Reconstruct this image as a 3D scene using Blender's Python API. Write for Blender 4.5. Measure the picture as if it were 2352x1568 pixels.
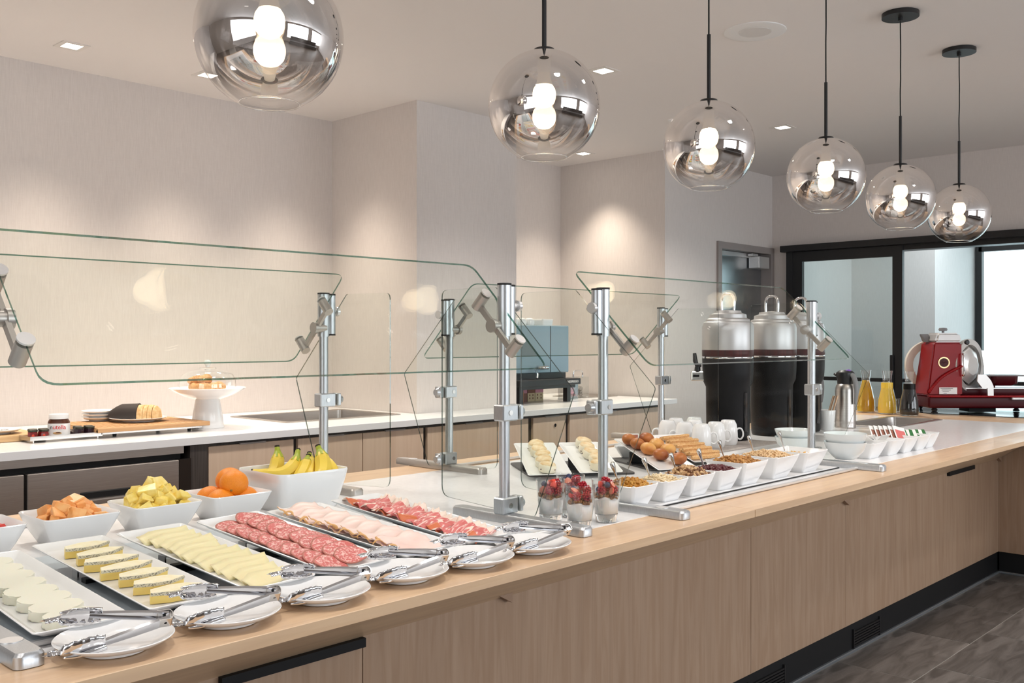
import bpy, bmesh, math, random
from mathutils import Vector, Matrix, Euler
PI = math.pi
random.seed(7)
for o in list(bpy.data.objects): bpy.data.objects.remove(o)
SC = bpy.context.scene
COL = SC.collection

# ------------------------------------------------------------ camera, world, lights, exposure
TH = math.radians(43.344); CAMZ = 1.35
cd = bpy.data.cameras.new('camera'); cam = bpy.data.objects.new('camera', cd); COL.objects.link(cam)
cam.location = (0, 0, CAMZ); cam.rotation_euler = (PI/2, 0, TH - PI/2)
cd.sensor_width = 36.0; cd.lens = 2229.6/2352*36.0; cd.shift_y = -(784-777.6)/2352.0
cd.clip_start = 0.05; cd.clip_end = 200
SC.camera = cam
SC.view_settings.view_transform = 'Standard'; SC.view_settings.look = 'None'
SC.view_settings.gamma = 1.0; SC.view_settings.use_curve_mapping = False
SC.view_settings.exposure = 0.46

wd = bpy.data.worlds.new('world'); SC.world = wd; wd.use_nodes = True
bg = wd.node_tree.nodes['Background']; bg.inputs[0].default_value = (0.86, 0.95, 1.0, 1); bg.inputs[1].default_value = 2.4

def area(name, loc, rot, sx, sy, power, col, spread=PI):
    l = bpy.data.lights.new(name, 'AREA'); l.shape = 'RECTANGLE'; l.size = sx; l.size_y = sy
    l.energy = power; l.color = col; l.spread = spread
    o = bpy.data.objects.new(name, l); o.location = loc; o.rotation_euler = rot; COL.objects.link(o); return o
# daylight through the dining room's windows (behind and beside the camera)
area('window_daylight', (2.2, -3.9, 1.6), (PI/2, 0, 0), 3.4, 1.9, 78, (0.90, 0.95, 1.0))
area('window_daylight', (6.3, -3.9, 1.6), (PI/2, 0, 0), 3.0, 1.9, 66, (0.88, 0.94, 1.0))
area('window_daylight', (-2.9, 0.2, 1.6), (PI/2, 0, -PI/2), 3.0, 1.9, 32, (0.95, 0.97, 1.0))
# fill spots added without fixtures to brighten the counter (over and before the counter, above the picture's top edge)
def spot(x, y, power, ang, col, soft):
    l = bpy.data.lights.new('fill_spot', 'SPOT'); l.energy = power; l.spot_size = math.radians(ang); l.spot_blend = 1.; l.color = col; l.shadow_soft_size = soft
    o = bpy.data.objects.new('fill_spot', l); COL.objects.link(o); o.location = (x, y, 2.76)
for x, y, e in ((-.5, 1.0, 24), (.6, 1.0, 30), (1.7, 1.0, 36), (2.8, .9, 44), (3.8, .5, 55), (5.0, -.3, 55), (6.2, -1.2, 50), (-1.5, -2.2, 60), (.6, -2.2, 60), (2.7, -2.2, 60), (4.8, -2.6, 60), (6.8, .6, 60)):
    spot(x, y, e, 130, (1, .945, .89), .09)
area('vestibule_fill', (8.6, 2.6, 2.75), (0, 0, 0), 1.0, 1.2, 15, (0.95, 0.98, 1.0))  # fill lamp added to brighten the vestibule, no fixture there

# ------------------------------------------------------------ materials
M = {}
def mat(name, base=(.8,.8,.8), rough=.5, metal=0., spec=.5, trans=0., ior=1.45, emis=None, estr=0., coat=0., sss=0., alpha=1.):
    m = bpy.data.materials.new(name); m.use_nodes = True; nt = m.node_tree
    p = nt.nodes['Principled BSDF']
    p.inputs['Base Color'].default_value = (*base, 1); p.inputs['Roughness'].default_value = rough
    p.inputs['Metallic'].default_value = metal; p.inputs['IOR'].default_value = ior
    p.inputs['Specular IOR Level'].default_value = spec
    p.inputs['Transmission Weight'].default_value = trans
    p.inputs['Coat Weight'].default_value = coat; p.inputs['Coat Roughness'].default_value = .05
    if sss:
        p.inputs['Subsurface Weight'].default_value = sss; p.inputs['Subsurface Radius'].default_value = (.01,.006,.004)
    if emis: p.inputs['Emission Color'].default_value = (*emis, 1); p.inputs['Emission Strength'].default_value = estr
    M[name] = m; return m
def vary(name, c2, scale=(1,1,1), nscale=5., detail=4., lo=.35, hi=.65, bump=0., coord='Object', ntype='noise', rvar=0., dist=0.0, bscale=None):
    """mix the base colour with c2 through a stretched noise, plus optional bump"""
    m = M[name]; nt = m.node_tree; p = nt.nodes['Principled BSDF']; N = nt.nodes; L = nt.links
    base = tuple(p.inputs['Base Color'].default_value)
    tc = N.new('ShaderNodeTexCoord'); mp = N.new('ShaderNodeMapping'); mp.inputs['Scale'].default_value = scale
    L.new(tc.outputs[coord], mp.inputs[0])
    if ntype == 'noise':
        t = N.new('ShaderNodeTexNoise'); t.inputs['Detail'].default_value = detail; t.inputs['Distortion'].default_value = dist; out = t.outputs[0]
    else:
        t = N.new('ShaderNodeTexVoronoi'); out = t.outputs[0]
    t.inputs['Scale'].default_value = nscale; L.new(mp.outputs[0], t.inputs['Vector'])
    r = N.new('ShaderNodeMapRange'); r.inputs[1].default_value = lo; r.inputs[2].default_value = hi; L.new(out, r.inputs[0])
    mx = N.new('ShaderNodeMix'); mx.data_type = 'RGBA'; mx.inputs[6].default_value = base; mx.inputs[7].default_value = (*c2, 1)
    L.new(r.outputs[0], mx.inputs[0]); res = mx.outputs[2]
    if rvar:
        oi = N.new('ShaderNodeObjectInfo'); r2 = N.new('ShaderNodeMapRange'); r2.inputs[3].default_value = 1-rvar; r2.inputs[4].default_value = 1+rvar
        L.new(oi.outputs['Random'], r2.inputs[0]); h = N.new('ShaderNodeHueSaturation'); L.new(r2.outputs[0], h.inputs['Value']); L.new(res, h.inputs['Color']); res = h.outputs[0]
    prev = p.inputs['Base Color'].links
    if prev:
        m2 = N.new('ShaderNodeMix'); m2.data_type = 'RGBA'; m2.blend_type = 'MULTIPLY'; m2.inputs[0].default_value = 1
        L.new(prev[0].from_socket, m2.inputs[6]); mx.inputs[6].default_value = (1,1,1,1); L.new(res, m2.inputs[7]); res = m2.outputs[2]
    L.new(res, p.inputs['Base Color'])
    if bump:
        b = N.new('ShaderNodeBump'); b.inputs['Strength'].default_value = bump; b.inputs['Distance'].default_value = .002
        L.new(out, b.inputs['Height'])
        if p.inputs['Normal'].links: L.new(p.inputs['Normal'].links[0].from_socket, b.inputs['Normal'])
        L.new(b.outputs[0], p.inputs['Normal'])
    return m
def thin(name, tint=(.97,.99,.98), f0=.04, rough=.0, grad=None, scale=1.0):
    """a thin clear sheet: see-through plus mirror reflection by Fresnel; grad=(z0,z1,k0,k1) adds a metallic vapour coat along local z"""
    m = bpy.data.materials.new(name); m.use_nodes = True; nt = m.node_tree; N = nt.nodes; L = nt.links
    N.remove(N['Principled BSDF']); out = N['Material Output']
    tr = N.new('ShaderNodeBsdfTransparent'); tr.inputs[0].default_value = (*tint, 1)
    gl = N.new('ShaderNodeBsdfGlossy'); gl.inputs['Roughness'].default_value = rough; gl.inputs[0].default_value = (1,1,1,1)
    lw = N.new('ShaderNodeLayerWeight'); lw.inputs[0].default_value = .5
    pw = N.new('ShaderNodeMath'); pw.operation = 'POWER'; pw.inputs[1].default_value = 5.0; L.new(lw.outputs['Facing'], pw.inputs[0])
    ma = N.new('ShaderNodeMath'); ma.operation = 'MULTIPLY_ADD'; ma.inputs[1].default_value = .92*scale; ma.inputs[2].default_value = f0*scale; L.new(pw.outputs[0], ma.inputs[0])
    mx = N.new('ShaderNodeMixShader'); fac = ma.outputs[0]
    if grad:
        tc = N.new('ShaderNodeTexCoord'); sp = N.new('ShaderNodeSeparateXYZ'); L.new(tc.outputs['Object'], sp.inputs[0])
        r = N.new('ShaderNodeMapRange'); r.interpolation_type = 'SMOOTHSTEP'
        r.inputs[1].default_value = grad[0]; r.inputs[2].default_value = grad[1]; r.inputs[3].default_value = grad[2]; r.inputs[4].default_value = grad[3]
        L.new(sp.outputs[2], r.inputs[0])
        rb = N.new('ShaderNodeMapRange'); rb.interpolation_type = 'SMOOTHSTEP'; rb.inputs[1].default_value = .02; rb.inputs[2].default_value = .11; rb.inputs[3].default_value = 0; rb.inputs[4].default_value = grad[4]; L.new(sp.outputs[2], rb.inputs[0])
        ad = N.new('ShaderNodeMath'); ad.operation = 'ADD'; L.new(r.outputs[0], ad.inputs[0]); L.new(rb.outputs[0], ad.inputs[1])
        a = N.new('ShaderNodeMath'); a.operation = 'ADD'; a.use_clamp = True; L.new(fac, a.inputs[0]); L.new(ad.outputs[0], a.inputs[1]); fac = a.outputs[0]
        gl.inputs[0].default_value = (.92,.90,.89,1)
        r3 = N.new('ShaderNodeMapRange'); r3.inputs[1].default_value = grad[0]; r3.inputs[2].default_value = grad[1]; L.new(sp.outputs[2], r3.inputs[0])
        mc = N.new('ShaderNodeMix'); mc.data_type = 'RGBA'; mc.inputs[6].default_value = (.98,.98,.98,1); mc.inputs[7].default_value = (.86,.82,.80,1)
        L.new(r3.outputs[0], mc.inputs[0]); L.new(mc.outputs[2], tr.inputs[0])
    L.new(fac, mx.inputs[0]); L.new(tr.outputs[0], mx.inputs[1]); L.new(gl.outputs[0], mx.inputs[2]); L.new(mx.outputs[0], out.inputs[0])
    M[name] = m; return m

mat('wall_fabric', (.71,.665,.64), .85, spec=.15); vary('wall_fabric', (.65,.605,.58), (120,120,5), 3, 3, .3, .7, .10); vary('wall_fabric', (.975,.975,.975), (6,6,90), 3, 2, .3, .7)
mat('ceiling_paint', (.78,.75,.735), .8, spec=.2)
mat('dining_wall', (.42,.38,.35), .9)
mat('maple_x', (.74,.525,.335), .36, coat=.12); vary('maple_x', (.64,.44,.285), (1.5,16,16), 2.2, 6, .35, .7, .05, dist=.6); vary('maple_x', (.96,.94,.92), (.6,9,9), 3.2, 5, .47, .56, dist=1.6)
mat('maple_z', (.46,.318,.22), .42, coat=.08); vary('maple_z', (.385,.255,.17), (14,14,.9), 1.6, 7, .35, .8, .05, dist=1.2); vary('maple_z', (.93,.90,.87), (6,6,.42), 4.2, 5, .44, .58, dist=2.2)  # same maple as the top, darkened to carry the weaker light on vertical faces
mat('maple_lit', (.64,.49,.375), .42, coat=.08); vary('maple_lit', (.56,.41,.30), (14,14,.9), 1.6, 7, .35, .8, .03, dist=1.2)  # same laminate, lightened: stronger light on the back cabinets put into its colour
mat('maple_dark', (.36,.235,.16), .5)
mat('dark_laminate', (.035,.027,.024), .5); vary('dark_laminate', (.06,.048,.042), (60,60,2), 2, 3)
mat('quartz', (.87,.87,.88), .22, coat=.1); vary('quartz', (.84,.84,.85), (1,1,1), 60, 2, .45, .6)
mat('quartz_edge', (.74,.74,.76), .35)
mat('ceramic', (.87,.875,.88), .12, coat=.4)
mat('ceramic_cool', (.80,.85,.86), .15, coat=.35)
mat('steel_brushed', (.56,.53,.50), .32, 1.); vary('steel_brushed', (.47,.44,.42), (1,1,90), 4, 3, .3, .7)
mat('fridge_steel', (.40,.365,.34), .34, .9); vary('fridge_steel', (.34,.31,.29), (2,2,120), 4, 2, .3, .7)
mat('chrome', (.78,.79,.82), .07, 1.)
mat('steel_plain', (.62,.60,.58), .2, 1.)
mat('aluminium', (.58,.60,.62), .36, .85); vary('aluminium', (.50,.52,.54), (200,200,20), 3, 2, .3, .7)
mat('aluminium_warm', (.50,.47,.44), .4, .8)
mat('aluminium_light', (.80,.80,.80), .35, .7)
mat('black_metal', (.012,.012,.013), .4)
mat('black_matte', (.010,.010,.011), .6, spec=.3)
mat('black_gloss', (.010,.010,.011), .1, coat=.5)
mat('urn_steel', (.62,.61,.62), .42, .75)
mat('urn_black', (.008,.008,.009), .45, spec=.25)
mat('black_rubber', (.02,.02,.02), .7)
mat('slate', (.045,.043,.043), .5); vary('slate', (.08,.075,.075), (1,1,1), 30, 4)
mat('cold_plate', (.52,.57,.61), .38, .1)
mat('door_steel', (.42,.45,.48), .28, 1.); vary('door_steel', (.52,.55,.57), (.6,.6,5), 2, 2, .3, .7)
mat('door_frame_paint', (.30,.27,.26), .45)
mat('grout', (.36,.345,.32), .9)
mat('floor_tile', (.095,.087,.081), .42); vary('floor_tile', (.215,.197,.185), (1.2,5,1), 2.6, 9, .36, .66, .1, rvar=.22, dist=1.5); vary('floor_tile', (1.35,1.32,1.3), (1,1,1), 160, 2, .62, .75)
mat('floor_plain', (.075,.058,.046), .45)
mat('floor_trim', (.30,.33,.36), .3, .6)
mat('paint_white', (.80,.80,.80), .5)
mat('speaker_grille', (.66,.65,.64), .8)
mat('trim_white', (.72,.69,.66), .5)
mat('diffuser_warm', (1,1,1), .5, emis=(1,.93,.82), estr=9)
mat('bulb_glow', (1,.95,.85), .5, emis=(1,.82,.55), estr=10)
mat('bulb_neck', (.9,.85,.8), .4, emis=(1,.82,.6), estr=.1)
mat('bright_wall', (.78,.80,.80), .85); vary('bright_wall', (.72,.74,.74), (120,120,5), 3, 3)
mat('aqua_building', (.72,.80,.77), .9); mat('patio', (.75,.78,.80), .9)
mat('plastic_grey', (.25,.25,.26), .4); mat('plastic_black', (.02,.02,.022), .35); mat('purple', (.22,.11,.50), .4); mat('olive_button', (.28,.27,.2), .4)
mat('red_paint', (.26,.003,.006), .3, spec=.25); mat('red_dark', (.06,.002,.005), .35, spec=.25)
mat('cast_alloy', (.72,.71,.70), .3, .6); mat('cream_enamel', (.72,.66,.58), .3)
mat('gold', (.75,.55,.30), .3, .8); mat('label_white', (.85,.85,.85), .5); mat('ink', (.03,.03,.03), .6); mat('red_ink', (.70,.03,.03), .5)
mat('machine_blue', (.26,.35,.41), .4, .3); mat('machine_dark', (.012,.011,.012), .4)
mat('wood_board', (.62,.37,.18), .5); vary('wood_board', (.50,.28,.13), (3,40,40), 2, 4)
mat('bamboo', (.68,.46,.24), .5); vary('bamboo', (.58,.37,.18), (3,40,60), 2, 4)
mat('mahogany', (.08,.010,.012), .4, spec=.3); vary('mahogany', (.035,.006,.008), (60,60,1), 2, 3)
mat('paper_black', (.035,.028,.026), .55); mat('paper_white', (.88,.87,.85), .7)
mat('chocolate', (.09,.028,.012), .3); mat('jam_red', (.20,.01,.012), .25, coat=.5); mat('jam_dark', (.03,.012,.02), .25, coat=.5)
mat('gold_lid', (.35,.27,.10), .35, .6); mat('lid_dark', (.05,.05,.035), .35, .5); mat('strawberry_print', (.75,.08,.04), .5); mat('green_print', (.22,.36,.06), .5)
# food
mat('mozzarella', (.76,.745,.62), .45, sss=.3)
mat('brie_paste', (.86,.66,.20), .42, sss=.3); mat('brie_top', (.84,.76,.50), .55, sss=.2); vary('brie_top', (.88,.82,.62), (1,1,1), 60, 3)
mat('brie_rind', (.62,.58,.44), .8); vary('brie_rind', (.22,.21,.17), (1,1,1), 420, 2, .5, .62)
mat('cheese', (.84,.76,.46), .5, sss=.3)
mat('salami', (.60,.125,.115), .45); vary('salami', (.82,.50,.46), (1,1,1), 190, 2.5, .49, .60, .15, dist=.8)
mat('salami_rind', (.50,.17,.13), .5)
mat('ham', (.86,.62,.56), .42, sss=.2); vary('ham', (.90,.72,.66), (1,1,1), 18, 3)
mat('ham_edge', (.74,.42,.17), .45)
mat('prosciutto', (.66,.17,.16), .4, sss=.1); vary('prosciutto', (.90,.66,.60), (1,5,1), 16, 3, .50, .62, dist=2.0)
mat('prosciutto_deep', (.64,.17,.07), .35); mat('prosciutto_fat', (.88,.72,.62), .45, sss=.2)
mat('cantaloupe', (.86,.36,.10), .38, sss=.2); vary('cantaloupe', (.90,.50,.20), (1,1,1), 40, 2)
mat('pineapple', (.86,.63,.10), .35, sss=.2); vary('pineapple', (.92,.76,.28), (1,1,1), 50, 3, bump=.3)
mat('watermelon', (.70,.07,.06), .35, sss=.2); mat('seed', (.01,.008,.006), .4)
mat('orange_peel', (.88,.28,.015), .38); vary('orange_peel', (.84,.24,.01), (1,1,1), 500, 1, .4, .6, .45)
mat('stem_end', (.25,.16,.04), .7)
mat('banana', (.84,.62,.08), .42); vary('banana', (.72,.50,.07), (1,1,1), 25, 4, .55, .8); mat('banana_green', (.38,.45,.04), .45); mat('banana_tip', (.03,.02,.012), .7)
mat('bun', (.46,.15,.035), .42); vary('bun', (.24,.055,.014), (1,1,1), 14, 4, .4, .65, .1); mat('bun_light', (.74,.40,.12), .42); vary('bun_light', (.55,.19,.04), (1,1,1), 14, 4, .4, .65)
mat('churro', (.66,.34,.12), .6); vary('churro', (.78,.50,.24), (1,1,1), 200, 2, bump=.4)
mat('scone', (.84,.75,.56), .6); vary('scone', (.88,.82,.67), (1,1,1), 25, 3, bump=.4); mat('scone_top', (.70,.46,.21), .5); vary('scone_top', (.86,.74,.52), (1,1,1), 35, 3, bump=.4)
mat('currant', (.10,.03,.03), .5)
mat('raisin_gold', (.46,.19,.02), .3, sss=.1); vary('raisin_gold', (.62,.32,.06), (1,1,1), 60, 2, bump=.3)
mat('almond', (.84,.68,.44), .5); mat('walnut', (.42,.22,.09), .5); vary('walnut', (.70,.48,.26), (1,1,1), 70, 2, bump=.3); mat('walnut_skin', (.16,.06,.02), .5)
mat('cranberry', (.09,.006,.012), .3, coat=.3); mat('granola', (.36,.15,.035), .55); vary('granola', (.55,.29,.09), (1,1,1), 90, 2, bump=.4)
mat('cereal_ring', (.72,.50,.28), .6); mat('cornflake', (.78,.44,.10), .5)
mat('granola_dark', (.24,.09,.022), .5); vary('granola_dark', (.42,.20,.06), (1,1,1), 90, 2, bump=.4)
mat('yogurt', (.84,.82,.80), .35, sss=.2); mat('raspberry', (.40,.008,.022), .35); mat('blueberry', (.02,.03,.09), .45); mat('strawberry', (.75,.06,.03), .3, coat=.2); mat('strawberry_flesh', (.85,.30,.20), .35)
mat('crust', (.60,.34,.13), .65); vary('crust', (.78,.56,.30), (1,1,1), 45, 4, bump=.5); mat('croissant', (.70,.33,.11), .5); vary('croissant', (.82,.50,.24), (1,1,1), 60, 2)
mat('apple_juice', (.88,.52,.03), .1, trans=.55, ior=1.33); mat('orange_juice', (.93,.64,.07), .25); mat('cola', (.004,.003,.003), .35, spec=.2)
mat('packet_red', (.66,.16,.15), .5); mat('packet_brown', (.30,.12,.08), .5); mat('sachet_green', (.02,.16,.04), .45); mat('stirrer', (.72,.52,.36), .6)
mat('sign_brown', (.42,.14,.10), .6); mat('tea_cream', (.66,.53,.33), .6); mat('tea_pink', (.60,.25,.33), .6); mat('tea_brown', (.22,.08,.05), .6); mat('tea_orange', (.62,.25,.10), .6)
mat('foil_red', (.65,.05,.08), .2, .8); mat('foil_grey', (.45,.43,.40), .2, .9); mat('mat_weave', (.34,.30,.28), .8); vary('mat_weave', (.44,.40,.38), (1,1,1), 200, 2)
mat('glass_solid', (1,1,1), .0, trans=1., ior=1.48)
thin('glass_panel', (.972,.984,.974), scale=.20)
thin('glass_dome', (.95,.96,.96), scale=3.0)
thin('glass_edge', (.13,.29,.23), f0=.10)
thin('glass_edge_dark', (.17,.22,.20), f0=.10)
thin('glass_clear', (.965,.975,.975), scale=1.7)
thin('glass_door', (.87,.90,.89), scale=.8)
thin('glass_window', (.93,.98,.98), scale=.8)
thin('globe_glass', (1,1,1), grad=(-.108,-.048,.0,.78,.10))
mat('acrylic', (.9,.92,.92), .05, trans=.9, ior=1.45)
mat('curtain_grey', (.16,.15,.15), .9); mat('furniture_dark', (.03,.028,.028), .6)

# ------------------------------------------------------------ mesh helpers
def new(): return bmesh.new()
def xf(bm, geom, m): bmesh.ops.transform(bm, matrix=m, verts=geom)
def box(bm, x0, x1, y0, y1, z0, z1, bev=0., seg=2, m=None, mi=0):
    r = bmesh.ops.create_cube(bm, size=1); v = r['verts']
    mt = Matrix.Translation(((x0+x1)/2, (y0+y1)/2, (z0+z1)/2)) @ Matrix.Diagonal((x1-x0, y1-y0, z1-z0, 1))
    if m is not None: mt = m @ mt
    xf(bm, v, mt)
    fs = {f for q in v for f in q.link_faces}
    for f in fs: f.material_index = mi
    if bev:
        es = {e for q in v for e in q.link_edges}
        bmesh.ops.bevel(bm, geom=list(es), offset=bev, segments=seg, affect='EDGES', profile=.5)
    return bm
def cyl(bm, p0, p1, r0, r1=None, n=20, mi=0, cap=True):
    r1 = r0 if r1 is None else r1
    p0 = Vector(p0); p1 = Vector(p1); d = p1-p0
    q = d.to_track_quat('Z', 'Y').to_matrix().to_4x4()
    r = bmesh.ops.create_cone(bm, cap_ends=cap, segments=n, radius1=r0, radius2=r1, depth=d.length)
    xf(bm, r['verts'], Matrix.Translation((p0+p1)/2) @ q)
    for f in {f for v in r['verts'] for f in v.link_faces}: f.material_index = mi
    return r['verts']
def lathe(bm, prof, n=32, m=None, mi=0, closed=False):
    rings = []
    for r, z in prof:
        if r < 1e-5: rings.append([bm.verts.new((0, 0, z))])
        else: rings.append([bm.verts.new((r*math.cos(2*PI*k/n), r*math.sin(2*PI*k/n), z)) for k in range(n)])
    vs = [v for g in rings for v in g]; fs = []
    pairs = list(zip(rings, rings[1:]))
    if closed: pairs.append((rings[-1], rings[0]))
    for a, b in pairs:
        if len(a) == 1 and len(b) == 1: continue
        for k in range(n):
            k2 = (k+1) % n
            if len(a) == 1: fs.append(bm.faces.new((a[0], b[k2], b[k])))
            elif len(b) == 1: fs.append(bm.faces.new((a[k], a[k2], b[0])))
            else: fs.append(bm.faces.new((a[k], a[k2], b[k2], b[k])))
    for f in fs: f.material_index = mi
    if m is not None: xf(bm, vs, m)
    return vs
def rring(hx, hy, z, rad, n=5, cx=0, cy=0):
    rad = min(rad, hx*.999, hy*.999); pts = []
    for q, (sx, sy) in enumerate(((1,1),(-1,1),(-1,-1),(1,-1))):
        for k in range(n+1):
            a = q*PI/2 + k*PI/2/n
            pts.append((cx+sx*(hx-rad)+rad*math.cos(a), cy+sy*(hy-rad)+rad*math.sin(a), z))
    return pts
def loft(bm, rings, cap0=True, cap1=True, m=None, mi=0):
    R = [[bm.verts.new(p) for p in g] for g in rings]; n = len(R[0])
    fs = []
    for a, b in zip(R, R[1:]):
        for k in range(n): fs.append(bm.faces.new((a[k], a[(k+1)%n], b[(k+1)%n], b[k])))
    if cap0: fs.append(bm.faces.new(R[0][::-1]))
    if cap1: fs.append(bm.faces.new(R[-1]))
    for f in fs: f.material_index = mi
    vs = [v for g in R for v in g]
    if m is not None: xf(bm, vs, m)
    return vs
def tube(bm, pts, rad, n=8, mi=0, cap=True, flat=1.0):
    pts = [Vector(p) for p in pts]; rs = list(rad) if isinstance(rad, (list, tuple)) else [rad]*len(pts)
    if 4 <= len(pts) <= 9:
        P2 = []; R2 = []; m_ = len(pts)
        for i in range(m_-1):
            a, b, c, d = pts[max(i-1, 0)], pts[i], pts[i+1], pts[min(i+2, m_-1)]
            for k in range(4):
                t_ = k/4; P2.append(.5*((2*b)+(c-a)*t_+(2*a-5*b+4*c-d)*t_**2+(3*b-a-3*c+d)*t_**3)); R2.append(rs[i]*(1-t_)+rs[i+1]*t_)
        P2.append(pts[-1]); R2.append(rs[-1]); pts, rs = P2, R2
    rings = []; up = Vector((0, 0, 1)); t0 = (pts[1]-pts[0]).normalized()
    if abs(t0.dot(up)) > .9: up = Vector((0, 1, 0))
    u = t0.cross(up).normalized()
    for i, p in enumerate(pts):
        t = (pts[min(i+1, len(pts)-1)]-pts[max(i-1, 0)]).normalized()
        u = (u - t*u.dot(t)).normalized(); w = t.cross(u)
        rings.append([tuple(p + (u*math.cos(2*PI*k/n) + w*math.sin(2*PI*k/n)*flat)*rs[i]) for k in range(n)])
    return loft(bm, rings, cap, cap, mi=mi)
def rounded_poly(pts, rad, n=5):
    out = []; N = len(pts); pts = [Vector(p) for p in pts]
    rads = rad if isinstance(rad, (list, tuple)) else [rad]*N
    for i in range(N):
        a, b, c = pts[i-1], pts[i], pts[(i+1)%N]; u = (a-b).normalized(); v = (c-b).normalized()
        ang = u.angle(v); d = min(rads[i]/math.tan(ang/2), (a-b).length*.45, (c-b).length*.45)
        p0 = b+u*d; p1 = b+v*d
        for k in range(n+1):
            t = k/n; out.append((p0*(1-t)**2 + b*2*t*(1-t) + p1*t*t))
    return out
def prism(bm, pts, thick, m=None, mi=0, mi_side=None):
    """pts: 2D polygon in local XY, extruded +z by thick"""
    a = [bm.verts.new((p[0], p[1], 0)) for p in pts]; b = [bm.verts.new((p[0], p[1], thick)) for p in pts]
    f0 = bm.faces.new(a[::-1]); f1 = bm.faces.new(b); f0.material_index = f1.material_index = mi
    n = len(a)
    for k in range(n):
        f = bm.faces.new((a[k], a[(k+1)%n], b[(k+1)%n], b[k])); f.material_index = mi if mi_side is None else mi_side
    if m is not None: xf(bm, a+b, m)
    return a+b
def ball(bm, c, s, sub=2, rot=None, jit=0., rnd=None, mi=0):
    r = bmesh.ops.create_icosphere(bm, subdivisions=sub, radius=1); v = r['verts']
    if jit:
        rr = rnd or random
        for q in v: q.co *= 1+rr.uniform(-jit, jit)
    s = (s, s, s) if isinstance(s, (int, float)) else s
    m = Matrix.Translation(c) @ (rot.to_matrix().to_4x4() if rot else Matrix()) @ Matrix.Diagonal((*s, 1))
    xf(bm, v, m)
    for f in {f for q in v for f in q.link_faces}: f.material_index = mi
    return v
def obj(name, bm, m, parent=None, smooth=None, loc=None):
    bmesh.ops.recalc_face_normals(bm, faces=bm.faces[:])
    me = bpy.data.meshes.new(name); bm.to_mesh(me); bm.free()
    ms = m if isinstance(m, (list, tuple)) else [m]
    for q in ms: me.materials.append(M[q] if isinstance(q, str) else q)
    o = bpy.data.objects.new(name, me); COL.objects.link(o)
    if smooth is not None:
        for p in me.polygons: p.use_smooth = True
        if smooth < 3: me.set_sharp_from_angle(angle=smooth)
    if parent is not None: o.parent = parent
    if loc is not None: o.location = loc
    return o
SM = math.radians(40)
def tag(o, label=None, cat=None, group=None, kind=None):
    if label: o['label'] = label
    if cat: o['category'] = cat
    if group: o['group'] = group
    if kind: o['kind'] = kind
    return o
def thing(name, label, cat, loc=(0,0,0), rz=0., group=None, mw=None):
    o = bpy.data.objects.new(name, None); COL.objects.link(o); o.empty_display_size = .05
    if mw is not None: o.matrix_world = mw
    else: o.location = loc; o.rotation_euler = (0, 0, rz)
    return tag(o, label, cat, group)
def struct(name, bm, m, label=None): return tag(obj(name, bm, m), label, None, None, 'structure')
def kids(o): return [c for c in bpy.data.objects if c.parent == o]
def dup(root, mw, label=None, group=None):
    """copy a thing with its parts and sub-parts"""
    c = root.copy(); COL.objects.link(c); c.matrix_world = mw
    if label: c['label'] = label
    if group: c['group'] = group
    for ch in CH.get(root.name, None) or kids(root):
        d = ch.copy(); COL.objects.link(d); d.parent = c
        for g in CH.get(ch.name, None) or kids(ch):
            e = g.copy(); COL.objects.link(e); e.parent = d
    return c
CH = {}
def remember(root):
    CH[root.name] = kids(root)
    for c in CH[root.name]: CH[c.name] = kids(c)
    return root
def TR(x, y, z, rz=0., rx=0., ry=0.): return Matrix.Translation((x, y, z)) @ Euler((rx, ry, rz)).to_matrix().to_4x4()
def text(name, s, size, m, parent, mw, depth=.0004, align='CENTER'):
    c = bpy.data.curves.new(name, 'FONT'); c.body = s; c.size = size; c.extrude = depth; c.align_x = align; c.resolution_u = 3
    t = bpy.data.objects.new(name, c); COL.objects.link(t); bpy.context.view_layer.update()
    me = bpy.data.meshes.new_from_object(t.evaluated_get(bpy.context.evaluated_depsgraph_get()))
    bpy.data.objects.remove(t)
    me.materials.clear(); me.materials.append(M[m]); me.transform(mw)
    o = bpy.data.objects.new(name, me); COL.objects.link(o); o.parent = parent; return o

def slab_hole(bm, x0, x1, y0, y1, z0, z1, h):
    a, b, c, d = h
    box(bm, x0, a, y0, y1, z0, z1); box(bm, b, x1, y0, y1, z0, z1); box(bm, a, b, y0, c, z0, z1); box(bm, a, b, d, y1, z0, z1)
# ------------------------------------------------------------ room shell
CEIL = 2.783
def sbox(name, *a, m='wall_fabric'):
    bm = new(); box(bm, *a); return struct(name, bm, m)
sbox('ceiling', -3.1, 12.2, -4.1, 5.45, CEIL, CEIL+.1, m='ceiling_paint')
sbox('wall_back', -3.1, 3.845, 5.262, 5.42, 0, CEIL)
sbox('wall_column', 3.845, 4.72, 4.415, 5.42, 0, CEIL)
sbox('wall_recess', 4.72, 6.165, 5.262, 5.42, 0, CEIL)
# wall with the steel kitchen door
bm = new(); box(bm, 6.165, 6.90, 4.22, 5.42, 0, CEIL); box(bm, 6.90, 7.83, 4.22, 4.40, 2.146, CEIL)
struct('wall_kitchen', bm, 'wall_fabric')
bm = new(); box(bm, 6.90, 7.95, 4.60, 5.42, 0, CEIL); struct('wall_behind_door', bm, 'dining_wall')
# partition wall with the sliding door opening
bm = new(); box(bm, 7.825, 7.95, -4.1, 4.62, 2.10, CEIL); box(bm, 7.825, 7.95, 4.06, 4.62, 0, 2.10); box(bm, 7.825, 7.95, -4.1, 1.2, 0, 2.10)
struct('wall_right', bm, 'wall_fabric')
sbox('wall_front', -3.1, 12.2, -4.2, -4.0, 0, CEIL, m='dining_wall')
sbox('wall_left', -3.2, -3.0, -4.1, 5.42, 0, CEIL, m='dining_wall')
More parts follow.
